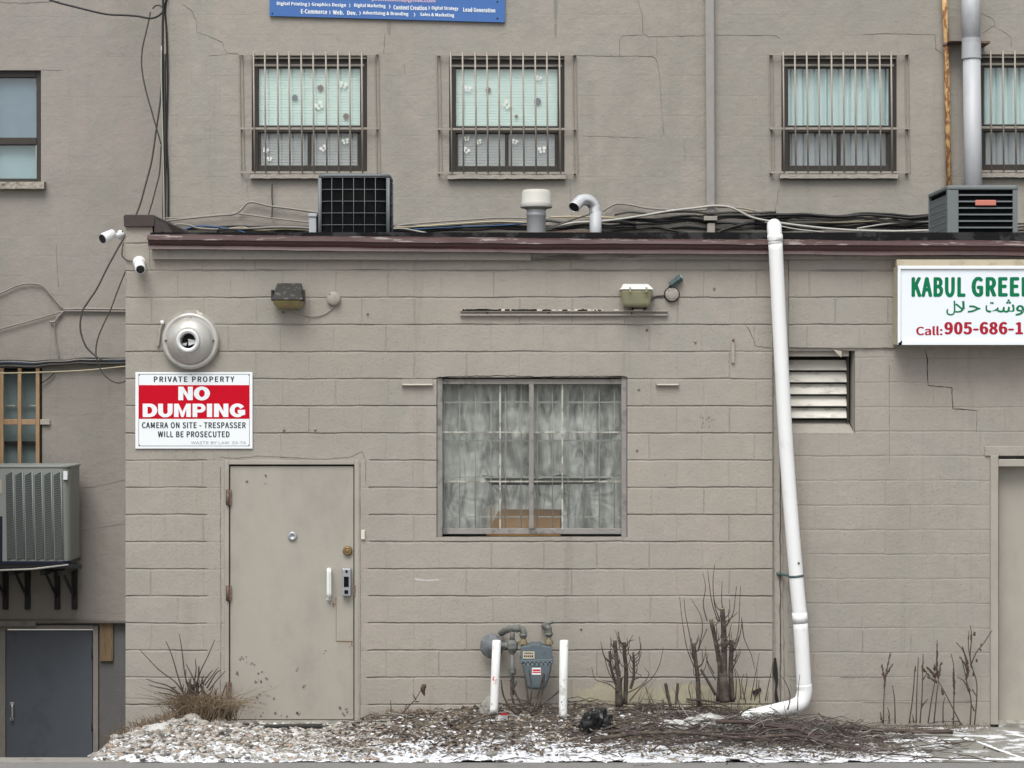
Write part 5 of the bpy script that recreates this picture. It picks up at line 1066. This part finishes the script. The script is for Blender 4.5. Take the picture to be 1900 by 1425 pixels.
cable([(715, 420), (760, 421), (850, 415), (920, 411), (980, 413)], .009, 'cable_yellow', 'cream cable between condenser and capped flue')
cable([(720, 424), (748, 424), (775, 429), (800, 434)], .008, 'cable_white', 'white cable dipping to the roof right of the wire guarded condenser')
cable([(760, 426), (850, 421), (930, 418), (980, 414)], .006, 'cable_blue', 'blue cable between condenser and capped flue')
for k in range(6):
    y0 = 418+k*2.6; cable([(715, y0+2), (770, y0+random.uniform(-1, 3)), (830, y0+random.uniform(-3, 2)), (872, y0+random.uniform(-2, 2)), (930, y0+random.uniform(-4, 1)), (985, y0+random.uniform(-4, 1))], .010 if k % 2 else .008, 'cable_black' if k % 3 else 'cable_dark', 'dark cable in the tangle between condenser and capped flue', Yc+.012*k, G1, jit=.02)
cable([(1010, 425), (1040, 418), (1068, 413), (1120, 410), (1175, 403), (1240, 392), (1290, 386), (1325, 382), (1352, 384), (1372, 392), (1392, 402), (1420, 409), (1480, 418), (1560, 426), (1650, 429), (1740, 427)], .0115, 'cable_white', 'pale cable arching over the downspout foot and sagging to the louvred condenser', Yc-.06)
cable([(1118, 392), (1132, 383), (1146, 378), (1170, 380), (1200, 386), (1260, 390), (1320, 389)], .010, 'cable_grey', 'painted cable peaking just right of the gooseneck duct')
cable([(1020, 403), (1060, 402), (1120, 403), (1200, 407), (1300, 399), (1320, 394)], .009, 'cable_yellow', 'cream cable running behind the gooseneck duct')
cable([(1012, 424), (1045, 414), (1070, 405), (1094, 398)], .008, 'cable_dark', 'dark wire slanting up behind the gooseneck duct', Yc-.2)
cable([(1330, 384), (1375, 386), (1420, 395), (1500, 404), (1600, 405), (1740, 396)], .009, 'cable_grey', 'uppermost painted cable from downspout to louvred condenser')
cable([(1360, 388), (1440, 400), (1520, 412), (1600, 411), (1680, 405), (1740, 408)], .007, 'cable_yellow', 'cream cable crossing the dark tangle before the louvred condenser')
cable([(1420, 412), (1470, 424), (1530, 431)], .007, 'cable_white', 'thin white cable dipping to the roof right of the white drainpipe top', Yc-.06)
cable([(1590, 424), (1640, 416), (1690, 412), (1740, 411)], .008, 'cable_white', 'pale cable rising toward the louvred condenser')
cable([(1330, 432), (1350, 424), (1380, 416), (1420, 410), (1460, 408)], .016, 'cable_black', 'thick black cable rising from the roof right of the downspout')
cable([(1150, 412), (1180, 424), (1215, 421), (1245, 427), (1280, 434)], .013, 'cable_black', 'black cable crossing down to the roof right of the gooseneck duct')
def tangle(x0, x1, y0, y1, n, lb, seed):
    random.seed(seed)
    for k in range(n):
        yb = y0+(y1-y0)*k/(n-1); m = max(3, int((x1-x0)/70)); pts = [(x0+(x1-x0)*i/m, yb+random.uniform(-4.5, 4.5)-(3 if x0 > 1000 else 0)*math.sin(i/m*3.14)) for i in range(m+1)]
        cable(pts, random.choice((.008, .011, .014)), random.choice(('cable_black', 'cable_black', 'cable_dark')), lb, Yc+.01*k-.03, G1, jit=.03)
tangle(1010, 1180, 414, 428, 5, 'dark cable in the tangle behind the flue and gooseneck', 3)
tangle(1140, 1440, 400, 426, 7, 'dark cable in the tangle around the downspout foot', 4)
tangle(1400, 1745, 400, 426, 9, 'dark cable in the tangle between drainpipe and louvred condenser', 5)
tangle(1880, 1990, 412, 428, 3, 'dark cable on the wall right of the louvred condenser', 6)
mb = MB(); mb.pbox(1034, 1100, 428.5, 433, Yc-.3, Yc-.2); mb.build('rusty_angle', Mx['rust'], label='rusty steel angle lying between flue and gooseneck', cat='metal bar')

# ================================================================ PLANTS
random.seed(21)
def stems(name, mat, label, cat, main, twigs, Y, group=None, cut=True, tn=.0035):
    T = thing(name, label, cat, P(main[0][0][0][0], main[0][0][0][1], Y), group)
    for pts, r in main:
        r *= .84
        mb = MB(); ptube(mb, pts, (r*1.15, r*.85), Y+random.uniform(-.05, .05), 9, 6, .012)
        s_ = mb.build('stem', mat, T)
        if cut and r < .03:
            mb2 = MB(); e = mb.v[-1]; n = 9; c = sum(mb.v[-9:], Vector())/9; mb2.tube([c-Vector((0, 0, .001)), c+Vector((0, 0, .002))], r*.75, 8); mb2.build('cut_end', Mx['cutwood'], s_)
    if cut:
        for pts, r in main:
            if abs(pts[0][1]-pts[-1][1]) < 55: continue
            for _ in range(10):
                t = random.uniform(.35, .98); k = t*(len(pts)-1); i = min(int(k), len(pts)-2); f = k-i
                bx_, by_ = pts[i][0]*(1-f)+pts[i+1][0]*f, pts[i][1]*(1-f)+pts[i+1][1]*f; sd = random.choice((-1, 1)); ln = random.uniform(10, 42)
                twigs = twigs+[[(bx_, by_), (bx_+sd*ln*.30, by_-ln*.3), (bx_+sd*ln*random.uniform(.25, .5), by_-ln*random.uniform(.7, 1.1))]]
    for pts in twigs:
        mb = MB(); ptube(mb, pts, (tn*1.3, tn*.55), Y+random.uniform(-.06, .06), 5, 5, .012); mb.build('twig', Mx['bark_red'] if mat is Mx['bark'] else mat, T)
    return T
stems('cut_shrub', Mx['bark'], 'smaller pruned shrub of bare stubs right of the gas meter', 'shrub',
    [([(1152, 1306), (1149, 1262), (1144, 1225), (1141, 1189)], .019), ([(1160, 1306), (1162, 1250), (1159, 1215), (1158, 1192)], .018), ([(1144, 1272), (1138, 1255), (1133, 1235), (1131, 1208)], .012), ([(1170, 1278), (1176, 1255), (1176, 1232), (1175, 1210)], .012), ([(1149, 1310), (1148, 1270), (1151, 1256)], .03)],
    [[(1158, 1200), (1150, 1188), (1146, 1172)], [(1160, 1200), (1168, 1190), (1175, 1179)], [(1161, 1197), (1170, 1190), (1177, 1188)], [(1168, 1300), (1190, 1275), (1210, 1258), (1224, 1232), (1231, 1200)], [(1142, 1268), (1130, 1248), (1122, 1220), (1120, 1212)], [(1170, 1258), (1182, 1245), (1180, 1225)], [(1175, 1262), (1190, 1255), (1180, 1248)], [(1148, 1285), (1130, 1270), (1105, 1262), (1098, 1240)], [(1140, 1266), (1118, 1264)], [(1165, 1285), (1190, 1272), (1204, 1252), (1196, 1240)]], -.35)
stems('cut_shrub', Mx['bark'], 'larger pruned shrub of thick brown stubs with long shoots beside the drainpipe', 'shrub',
    [([(1297, 1308), (1295, 1260), (1290, 1222), (1287, 1193)], .019), ([(1333, 1302), (1336, 1240), (1329, 1195), (1319, 1147)], .021), ([(1345, 1302), (1344, 1230), (1343, 1170), (1340, 1128)], .025), ([(1359, 1304), (1356, 1250), (1357, 1210), (1357, 1187)], .021), ([(1345, 1304), (1343, 1270), (1340, 1250)], .042), ([(1328, 1290), (1312, 1262), (1300, 1242)], .012)],
    [[(1288, 1238), (1275, 1205), (1268, 1165), (1261, 1108)], [(1287, 1225), (1280, 1180), (1272, 1140), (1269, 1110)], [(1295, 1210), (1303, 1170), (1300, 1140), (1282, 1110)], [(1312, 1150), (1305, 1120), (1309, 1090), (1304, 1064)], [(1332, 1150), (1322, 1120), (1316, 1085), (1313, 1056)], [(1336, 1152), (1326, 1120), (1323, 1080), (1326, 1047)], [(1341, 1130), (1339, 1110), (1340, 1079)], [(1349, 1160), (1361, 1135), (1364, 1110), (1367, 1088)], [(1360, 1205), (1370, 1170), (1372, 1130), (1374, 1088)], [(1358, 1215), (1370, 1190), (1376, 1160), (1376, 1144)], [(1376, 1150), (1381, 1185), (1394, 1215), (1400, 1240)], [(1360, 1240), (1372, 1215), (1375, 1205)], [(1335, 1152), (1326, 1143)], [(1347, 1152), (1362, 1142), (1368, 1136)], [(1312, 1165), (1296, 1205)], [(1325, 1250), (1312, 1225), (1309, 1200)], [(1328, 1262), (1314, 1235), (1309, 1212)], [(1365, 1300), (1366, 1260), (1361, 1235)], [(1393, 1300), (1400, 1260), (1409, 1211)], [(1400, 1300), (1404, 1270), (1405, 1240)], [(1420, 1300), (1428, 1260), (1436, 1225)], [(1380, 1300), (1386, 1262), (1385, 1248)], [(1375, 1300), (1372, 1262), (1364, 1240)], [(1410, 1305), (1408, 1268), (1410, 1260)], [(1384, 1305), (1376, 1270), (1380, 1250)], [(1480, 1320), (1481, 1285), (1484, 1250)], [(1462, 1318), (1466, 1290), (1456, 1262), (1444, 1250)], [(1284, 1300), (1278, 1275), (1284, 1262)]], -.35)
def blades(mb, px, py, Y, n, spread, h, r=.0022, lean=.5):
    for _ in range(n):
        b = P(px+random.gauss(0, spread), py, Y); b.z = py if py < 5 else b.z; a = random.gauss(0, lean); k = h*random.uniform(.5, 1.2)
        yy = random.gauss(0, .3); m = b+Vector((a*k*.5, yy*k*.4, k*.55)); e = m+Vector((a*k*.9, yy*k*.6, k*random.uniform(-.2, .45)))
        mb.tube(curve([b, m, e], 3), [r, r, r, r*.9, r*.7, r*.5, r*.3], 3, smooth=False)
T = stems('bare_shrub', Mx['bark'], 'spiky bare shrub with dry brown straw at the wall corner left of the door', 'shrub',
    [([(349, 1345), (347, 1310), (352, 1290), (357, 1268)], .035), ([(388, 1345), (387, 1315), (386, 1287)], .028), ([(360, 1340), (364, 1300), (367, 1266)], .016)],
    [[(340, 1285), (325, 1266), (295, 1242), (259, 1206)], [(339, 1282), (330, 1255), (318, 1215), (308, 1190)], [(350, 1278), (343, 1250), (338, 1210), (333, 1177)], [(362, 1275), (372, 1245), (387, 1215), (399, 1187)], [(362, 1266), (354, 1248), (345, 1232)], [(367, 1266), (368, 1250), (368, 1235)], [(361, 1262), (364, 1240), (362, 1222)], [(334, 1288), (310, 1272), (285, 1264), (271, 1257)], [(336, 1292), (315, 1280), (290, 1274), (274, 1269)], [(338, 1300), (320, 1290), (292, 1285)], [(340, 1306), (325, 1297), (309, 1296)], [(326, 1276), (318, 1276), (296, 1268)], [(380, 1270), (392, 1255), (406, 1237)], [(388, 1280), (402, 1262), (418, 1245)], [(384, 1276), (400, 1250), (409, 1243)], [(375, 1268), (388, 1250), (395, 1243)], [(334, 1335), (330, 1320), (327, 1309)], [(410, 1298), (416, 1280), (420, 1268)], [(420, 1305), (428, 1295), (436, 1298)]], -.28, tn=.0048)
mb = MB(); 
for _ in range(650): blades(mb, 378, 1338, -.30+random.uniform(-.15, .12), 1, 23, .25, .0030, .45)
for _ in range(60): blades(mb, 345, 1305, -.30, 1, 9, .10, .0024, .9)
mb.build('straw', Mx['straw'], T)
mb = MB()
for _ in range(45): c = P(370+random.gauss(0, 22), 1318+random.gauss(0, 14), -.33); mb.blob(c, random.uniform(.012, .024), 1, .6, (1, .3, .8))
mb.build('dry_leaves', Mx['leaf'], T)
# weeds at the right-hand wall
def weed(label, lines, spikes, Y=-.10):
    T = thing('dead_weed', label, 'weed', P(lines[0][0][0], lines[0][0][1], Y), 'dead weeds along the right wall')
    mb = MB()
    for l in lines: ptube(mb, l, (.0055, .0028), Y+random.uniform(-.03, .03), 5, 5, .012)
    mb.build('stem', Mx['weed'], T)
    mb = MB()
    for a, b, r in spikes:
        n = max(3, int(math.hypot(a[0]-b[0], a[1]-b[1])/1.6))
        for k in range(n):
            t = k/max(1, n-1); c = P(a[0]*(1-t)+b[0]*t+random.uniform(-.8, .8), a[1]*(1-t)+b[1]*t, Y); mb.blob(c, 1.25*r*(1-.5*t)*random.uniform(.6, 1.2), 1, .5, (.8, .8, 1.3))
    if mb.v: mb.build('seed_head', Mx['weed'], T)
weed('dead weed with three-pronged dark seed head, nearest the drainpipe', [[(1639, 1342), (1640, 1300), (1642, 1256)], [(1638, 1342), (1634, 1322)], [(1650, 1342), (1650, 1325), (1647, 1312)]], [((1642, 1262), (1636, 1234), .011), ((1643, 1255), (1652, 1212), .008), ((1645, 1250), (1657, 1232), .009), ((1641, 1275), (1643, 1262), .008), ((1635, 1335), (1633, 1322), .006), ((1650, 1338), (1648, 1328), .006)])
weed('dead weed of plain upright stalks, second from the drainpipe', [[(1687, 1342), (1694, 1290), (1697, 1250), (1699, 1236)], [(1700, 1342), (1701, 1290), (1704, 1220)], [(1696, 1342), (1693, 1325)], [(1661, 1342), (1660, 1300), (1656, 1272)]], [((1698, 1245), (1699, 1236), .007)])
weed('dead weed with knobbly single stalk beside the plain upright stalks', [[(1707, 1342), (1711, 1290), (1712, 1240), (1713, 1214)], [(1711, 1310), (1722, 1297)], [(1712, 1262), (1720, 1250)]], [((1711, 1245), (1713, 1226), .008), ((1712, 1240), (1726, 1256), .008), ((1710, 1312), (1711, 1304), .007)])
weed('tallest mid dead weed with thick dark spikes and a leaning stalk', [[(1722, 1342), (1729, 1295), (1737, 1255)], [(1733, 1342), (1738, 1290), (1742, 1260)], [(1784, 1345), (1757, 1292), (1741, 1264)], [(1737, 1255), (1738, 1220), (1739, 1187)], [(1750, 1342), (1750, 1310), (1753, 1293)]], [((1736, 1255), (1720, 1238), .012), ((1738, 1265), (1721, 1256), .009), ((1738, 1250), (1739, 1196), .009), ((1741, 1256), (1746, 1231), .012), ((1734, 1240), (1734, 1234), .01), ((1750, 1287), (1746, 1278), .010)])
weed('slim dead weed with one dark spindle, left of the forked weed', [[(1769, 1345), (1770, 1290), (1770, 1240), (1765, 1212)], [(1766, 1335), (1772, 1328)]], [((1770, 1276), (1769, 1242), .011), ((1771, 1286), (1770, 1280), .010)])
weed('forked tall dead weed with sparse seed pods beside the right door', [[(1800, 1345), (1802, 1300), (1796, 1275), (1790, 1245), (1784, 1222)], [(1808, 1345), (1812, 1300), (1812, 1265), (1803, 1235), (1797, 1200), (1798, 1170)], [(1797, 1280), (1788, 1263), (1776, 1256)], [(1801, 1235), (1812, 1210), (1824, 1196), (1841, 1170)], [(1794, 1245), (1790, 1212), (1774, 1190)], [(1803, 1240), (1800, 1215), (1803, 1182), (1800, 1160)], [(1808, 1318), (1800, 1300)], [(1804, 1278), (1812, 1292)]], [((1796, 1240), (1782, 1220), .011), ((1796, 1245), (1792, 1260), .011), ((1795, 1230), (1786, 1200), .008), ((1798, 1282), (1794, 1268), .012), ((1797, 1185), (1798, 1180), .008), ((1803, 1186), (1802, 1180), .008), ((1808, 1177), (1809, 1174), .010), ((1820, 1206), (1818, 1205), .008), ((1812, 1226), (1811, 1224), .009), ((1821, 1197), (1820, 1195), .007), ((1806, 1252), (1805, 1248), .009)])
weed('single dried stalk drooping a brown leaf left of the gas meter', [[(742, 1326), (760, 1308), (772, 1296), (781, 1281)], [(772, 1298), (766, 1288)], [(770, 1301), (778, 1301)], [(726, 1326), (725, 1300)]], [((784, 1275), (787, 1288), .020), ((788, 1273), (786, 1280), .012)], -.25)
# ================================================================ GROUND CLUTTER
def scatter(n, fx, fy, fr, flat, sub, name, mat, label, kind='stuff', sink=.25):
    v0 = np.array(ICO[sub][0]); f0 = np.array(ICO[sub][1]); nv = len(v0); V = np.empty((n, nv, 3)); k = 0
    for i in range(n):
        x, y = fx(), fy()
        r = fr(); s = r*np.array([random.uniform(.7, 1.35), random.uniform(.7, 1.2), flat*random.uniform(.6, 1.2)])
        w0 = v0*(1+.22*rng.standard_normal((nv, 1)))*s; a = random.uniform(0, 6.28); c, s2 = math.cos(a), math.sin(a); tl = random.uniform(-.4, .4)
        w1 = np.stack([w0[:, 0]*c-w0[:, 1]*s2, w0[:, 0]*s2+w0[:, 1]*c, w0[:, 2]+w0[:, 0]*tl], 1)
        V[i] = w1+np.array([x, y, hgt(x, y)+r*flat*(1-2*sink)*.6])
    F = (f0[None]+(np.arange(n)*nv)[:, None, None]).reshape(-1, 3)
    me = bpy.data.meshes.new(name); me.from_pydata(V.reshape(-1, 3).tolist(), [], F.tolist()); me.materials.append(mat)
    me.polygons.foreach_set('use_smooth', [sub > 1]*len(F)); o = bpy.data.objects.new(name, me); COL.objects.link(o); o['kind'] = kind
    if label: o['label'] = label
    WL[o.name] = Vector(); return o
U = random.uniform
scatter(8500, lambda: U(-3.0, -.9) if random.random() < .72 else U(-3.0, 2.6), lambda: -1.6+1.55*U(0, 1)**.8, lambda: .006+.020*U(0, 1)**2.6, .5, 1, 'gravel', Mx['stones'], 'pale mixed pebbles heaped in front of the block wall')
scatter(260, lambda: -2.9+abs(random.gauss(0, .55)), lambda: U(-1.5, -.25), lambda: .014+.026*U(0, 1)**2, .5, 2, 'gravel', Mx['stones'], 'larger pale stones heaped at the wall corner')
scatter(1700, lambda: U(-2.5, 2.9), lambda: min(-.3, max(-1.6, random.gauss(-1.45, .25))), lambda: .004+.012*U(0, 1)**2, .35, 1, 'snow', Mx['snow'], 'thin broken snow along the front of the gravel')
scatter(1900, lambda: U(-2.9, 2.6), lambda: U(-1.4, -.2), lambda: .004+.020*U(0, 1)**3, .35, 1, 'snow', Mx['snow'], 'scattered snow patches among the gravel')
# leaf litter
mb = MB()
for _ in range(2900):
    x = U(-1.3, 2.5) if random.random() < .75 else random.gauss(-.35, .35); y = U(-1.5, -.08); c = Vector((x, y, hgt(x, y)+U(.006, .03))); r = U(.009, .026)
    a = U(0, 6.28); n1 = Vector((math.cos(a), math.sin(a), U(-.5, .5)))*r; n2 = Vector((-math.sin(a), math.cos(a), U(-.5, .5)))*r*U(.3, .7)
    mb.add([c-n1, c+n2+Vector((0, 0, .006)), c+n1, c-n2-Vector((0, 0, .004))], [(0, 1, 2), (0, 2, 3)])
mb.build('leaf_litter', Mx['leaves'], kind='stuff', label='brown dead leaves among gravel and twigs')
# twigs
mb = MB()
for _ in range(1500):
    x = random.gauss(1.55, .85) if random.random() < .85 else U(-1.2, 2.9); y = min(-.06, random.gauss(-.75, .42))
    if x > 3.4 or x < -2: continue
    y = max(-1.75, y)
    if 1.55 < x < 2.35 and y > -.75: continue
    c = Vector((x, y, max(0, hgt(x, y))+U(.004, .05)*(1 if x < 2.6 else .3))); a = random.gauss(0, .55); ln = U(.03, .26); d = Vector((math.cos(a), math.sin(a)*.6, U(-.22, .22)))*ln
    k = Vector((0, U(-.02, .02), U(-.02, .03))); r = U(.0016, .0045); mb.tube([c-d*.5, c+k, c+d*.5], [r, r*.9, r*.5], 4, smooth=False)
for _ in range(900):
    px = random.gauss(1440, 85); y = -abs(random.gauss(.62, .22))
    if y > -.42 or px > 1640 or px < 1180: continue
    x = X(px, y); c = Vector((x, y, hgt(x, y)+U(.0, .10))); a = random.gauss(0, .7); ln = U(.05, .34); d = Vector((math.cos(a), math.sin(a)*.5, random.gauss(0, .28)))*ln
    k = Vector((0, U(-.02, .02), U(-.03, .04))); r = U(.0015, .0035); e0, e1 = c-d*.5, c+d*.5; e0.z = max(e0.z, 0); e1.z = max(e1.z, 0); mb.tube(curve([e0, c+k, e1], 2), [r, r, r*.8, r*.7, r*.5], 4, smooth=False)
for _ in range(130):
    px = U(1180, 1480); y = -U(.1, .5); x = X(px, y); b = Vector((x, y, hgt(x, y))); h_ = U(.05, .26)*random.choice((.5, 1, 1)); a = random.gauss(0, .25); r = U(.0012, .0026)
    mb.tube(curve([b, b+Vector((a*h_*.4, 0, h_*.5)), b+Vector((a*h_, U(-.03, .03), h_))], 2), [r, r, r*.8, r*.7, r*.4], 4, smooth=False)
mb.build('twig_litter', Mx['twigs'], kind='stuff', label='tangle of cut twigs on the gravel bed')
# grass
mb = MB()
for _ in range(520):
    t = U(0, 1); px = 196+t*190+random.gauss(0, 8); Y = -.9+.75*t+random.gauss(0, .08); x = X(px, Y); Y = min(Y, -.02)
    b = Vector((x, Y, hgt(x, Y)-.01)); k = U(.04, .12); a = random.gauss(0, .45); mb.tube([b, b+Vector((a*k*.4, U(-.02, .02), k*.6)), b+Vector((a*k, U(-.04, .02), k*U(.6, 1)))], [.0028, .0022, .0008], 3, smooth=False)
for _ in range(420):
    px = random.choice((U(670, 800), U(670, 760), U(1270, 1460), U(1600, 1840))); Y = -U(.02, .25); x = X(px, Y); b = Vector((x, Y, hgt(x, Y)-.005)); k = U(.02, .07); a = random.gauss(0, .5)
    mb.tube([b, b+Vector((a*k*.4, 0, k*.6)), b+Vector((a*k, U(-.03, .02), k))], [.0022, .0018, .0006], 3, smooth=False)
mb.build('dry_grass', Mx['straw'], kind='stuff', label='dry tawny grass along the foot of the wall')
# branches lying on the bed
def onbed(pts, Y0): return [Vector((X(p[0], p[2]), p[2], hgt(X(p[0], p[2]), p[2])+p[1]+(.035 if 1150 < p[0] < 1560 else 0))) for p in pts]
for pts, r, lb, m in (
    ([(1095, .03, -1.15), (1200, .05, -1.18), (1290, .035, -1.2), (1380, .04, -1.2), (1480, .05, -1.12), (1560, .03, -1.2)], (.015, .009), 'long reddish branch lying in front of the larger shrub, nearest the road', 'bark'),
    ([(1330, .08, -.9), (1400, .06, -.85), (1480, .06, -.95), (1560, .03, -1.1), (1640, .03, -1.2)], (.014, .008), 'reddish branch sloping right from the drainpipe mouth', 'bark_red'),
    ([(1510, .05, -.45), (1600, .04, -.42), (1690, .035, -.45), (1768, .03, -.50)], (.012, .017), 'thick smooth reddish branch lying along the right wall', 'bark_red'),
    ([(1275, .10, -.35), (1330, .11, -.45), (1375, .06, -.6)], (.009, .006), 'dark branch propped across the foot of the larger shrub', 'bark'),
    ([(1300, .03, -.8), (1355, .07, -.75), (1395, .13, -.6)], (.009, .005), 'grey branch rising toward the drainpipe mouth', 'bark'),
    ([(1560, .05, -.6), (1600, .045, -.7), (1645, .03, -.8)], (.011, .006), 'short reddish branch angled beside the long one at the right', 'bark_red'),
    ([(1560, .02, -1.2), (1620, .03, -1.4), (1700, .02, -1.5), (1800, .03, -1.66), (1850, .02, -1.7)], (.006, .003), 'thin whippy branch trailing right over the paving', 'bark_red'),
    ([(1640, .02, -1.25), (1700, .03, -1.15), (1790, .04, -1.0)], (.005, .0025), 'thin straight twig pointing right over the snowy paving', 'bark'),
    ([(1205, .02, -1.5), (1230, .04, -1.4), (1250, .02, -1.55)], (.008, .004), 'small forked dark twig on the snow at the road edge', 'bark')):
    mb = MB(); c = curve(onbed(pts, 0), 6); c = [q+Vector((0, 0, .012*mnoise.noise(q*5))) for q in c]; mb.tube(c, [r[0]+(r[1]-r[0])*i/(len(c)-1) for i in range(len(c))], 8)
    mb.build('fallen_branch', Mx[m], label=lb, cat='branch', group='cut branches on the ground')
for k in range(26):
    px = U(1090, 1560); Y = U(-1.25, -.45); ln = U(60, 170); sl2 = random.gauss(0, .18); mb = MB()
    pts = [(px+ln*t, U(.01, .06), min(-.15, Y+sl2*t*1.3)) for t in (0, .33, .66, 1)]; c = curve(onbed(pts, 0), 4); mb.tube(c, [U(.004, .009)*(1-.5*i/len(c)) for i in range(len(c))], 6)
    mb.build('fallen_branch', Mx[random.choice(('bark', 'bark_red', 'bark_red'))], label='thin cut branch lying in the twig pile between bin bag and drainpipe', cat='branch', group='thin branches in the twig pile')
# stubs beside the shrub
for pts, r, lb in (([(1244, 1310), (1238, 1285), (1235, 1268)], .012, 'short pale stub between the two pruned shrubs, left one'), ([(1254, 1306), (1256, 1285), (1258, 1268)], .010, 'short pale stub between the two pruned shrubs, right one'), ([(1231, 1340), (1231, 1310), (1230, 1298)], .006, 'thin upright stick in front of the stubs')):
    mb = MB(); ptube(mb, pts, r, -.45, 8); mb.build('stub', Mx['bark'], label=lb, cat='stick')
# bags, lump, paper, snow heap
def crumple(name, c, rx, ry, rz, mat, label, cat, seed, am=.35, **kw):
    v, f = ICO[3]; mb = MB(); bm = bmesh.new(); vs = [bm.verts.new(q) for q in v]; [bm.faces.new([vs[i] for i in q]) for q in f]
    bmesh.ops.subdivide_edges(bm, edges=bm.edges, cuts=1, use_grid_fill=True); bm.verts.index_update(); out = []
    for q in bm.verts:
        n = q.co.normalized(); d = 1+am*(abs(mnoise.noise(n*1.6+Vector((seed, 0, 0))))*1.2-.3)+am*.5*abs(mnoise.noise(n*4+Vector((0, seed, 0))))-am*.25*abs(mnoise.noise(n*9+Vector((0, 0, seed))))
        out.append(Vector(c)+Vector((n.x*rx*d, n.y*ry*d, max(-.25, n.z)*rz*d)))
    mb.add(out, [[w.index for w in g.verts] for g in bm.faces], False); bm.free(); return mb.build(name, mat, label=label, cat=cat, **kw)
def g(px, Y): return Vector((X(px, Y), Y, hgt(X(px, Y), Y)))
crumple('bin_bag', g(1106, -.85)+Vector((0, 0, .01)), .125, .10, .15, Mx['bag'], 'crumpled black bin bag on the gravel right of the gas meter', 'bag', 14, .55)
crumple('plastic_bag', g(1250, -.7)+Vector((0, 0, .015)), .12, .09, .05, Mx['whitebag'], 'dirty white plastic bag flattened left of the larger shrub foot', 'bag', 3)
crumple('plastic_bag', g(1312, -.62)+Vector((0, 0, .02)), .17, .10, .07, Mx['whitebag'], 'dirty white plastic bag bunched beside the drainpipe mouth', 'bag', 7)
crumple('plastic_bag', g(1117, -.95)+Vector((0, 0, .0)), .05, .05, .035, Mx['whitebag'], 'small white plastic scrap in front of the black bin bag', 'bag', 9)
crumple('concrete_lump', g(908, -.30)+Vector((0, 0, .02)), .065, .06, .10, Mx['concrete'], 'rough grey concrete lump behind the red smudged post', 'rubble', 5, .25)
crumple('concrete_lump', g(1415, -.22)+Vector((0, 0, .01)), .07, .05, .10, Mx['concrete'], 'broken concrete lump at the wall left of the drainpipe foot', 'rubble', 8, .3)
for px, Y, r, sd, lb in ((356, -.45, .055, 2, 'large flat pale stone at the foot of the spiky shrub'), (405, -.40, .05, 4, 'rounded pale stone between spiky shrub and door'), (377, -.62, .035, 6, 'white stone on the heap below the spiky shrub'), (292, -.95, .06, 11, 'large white stone on the left slope of the heap'), (912, -1.45, .03, 12, 'dark stone on the snow below the red smudged post'), (790, -1.56, .018, 13, 'small black stone at the road edge, left of centre')):
    crumple('stone', g(px, Y)+Vector((0, 0, r*.2)), r*1.3, r, r*.8, Mx['concrete'] if sd in (12, 13) else Mx['whitebag'] if sd == 11 else Mx['sill'], lb, 'stone', sd, .2)
mb = MB(); q = g(933, -.62); mb.add([q+Vector(v) for v in ((-.035, 0, .012), (.035, .02, .02), (.033, .0, .062), (-.034, -.01, .05))]+[q+Vector(v) for v in ((-.035, .002, .012), (.035, .022, .02), (.033, .002, .062), (-.034, -.008, .05))], [(0, 1, 2, 3), (4, 5, 6, 7), (0, 1, 5, 4), (1, 2, 6, 5), (2, 3, 7, 6), (3, 0, 4, 7)])
t_ = mb.build('paper_scrap', Mx['white'], label='small white and red paper scrap at the foot of the red smudged post', cat='litter')
mb = MB(); mb.add([q+Vector(v) for v in ((-.02, -.012, .052), (.034, -.003, .052), (.033, -.003, .066), (-.02, -.013, .062))], [(0, 1, 2, 3)]); mb.build('red_stripe', Mx['signred'], t_)
mb = MB(); mb.add([g(520, -.5)+Vector((-.25, 0, .02)), g(520, -.5)+Vector((.3, .02, .02)), g(520, -.5)+Vector((.3, .10, .025)), g(520, -.5)+Vector((-.25, .09, .02)), g(520, -.5)+Vector((-.25, 0, .0)), g(520, -.5)+Vector((.3, .02, .0)), g(520, -.5)+Vector((.3, .10, .0)), g(520, -.5)+Vector((-.25, .09, .0))], [(0, 1, 2, 3), (0, 1, 5, 4), (1, 2, 6, 5), (2, 3, 7, 6), (3, 0, 4, 7)])
mb.build('door_mat', Mx['black'], label='dark flat rubber mat on the gravel below the taupe door', cat='mat')
# concrete edge over the basement well, snow lines on the paving
mb = MB(); mb.box(-12, X(240, -1.6), -1.62, -1.45, -2, .006); mb.build('kerb', Mx['concrete'], kind='structure')
mb = MB()
for a, b, Ya, Yb, w_ in ((1790, 1905, -.55, -1.55, .012), (1880, 1940, -.35, -.75, .012), (1620, 1900, -1.50, -1.52, .016), (1640, 1800, -.75, -.62, .010), (1690, 1700, -.7, -1.3, .010)):
    n = 40
    for i in range(n):
        t0, t1 = i/n, (i+1)/n; p = [Vector((X(a+(b-a)*t, Ya+(Yb-Ya)*t), Ya+(Yb-Ya)*t, 0)) for t in (t0, t1)]
        for u in p: u.z = hgt(u.x, u.y)+.006; u.y += .02*mnoise.noise(u*6)
        ww = [w_*(.4+abs(mnoise.noise(u*11))*1.8) for u in p]; mb.add([p[0]-Vector((ww[0], ww[0], .004)), p[1]-Vector((ww[1], ww[1], .004)), p[1]+Vector((ww[1], ww[1], 0)), p[0]+Vector((ww[0], ww[0], 0))], [(0, 1, 2, 3)])
mb.build('snow', Mx['snow'], kind='stuff', label='snow lying in the joints of the paving at the right')
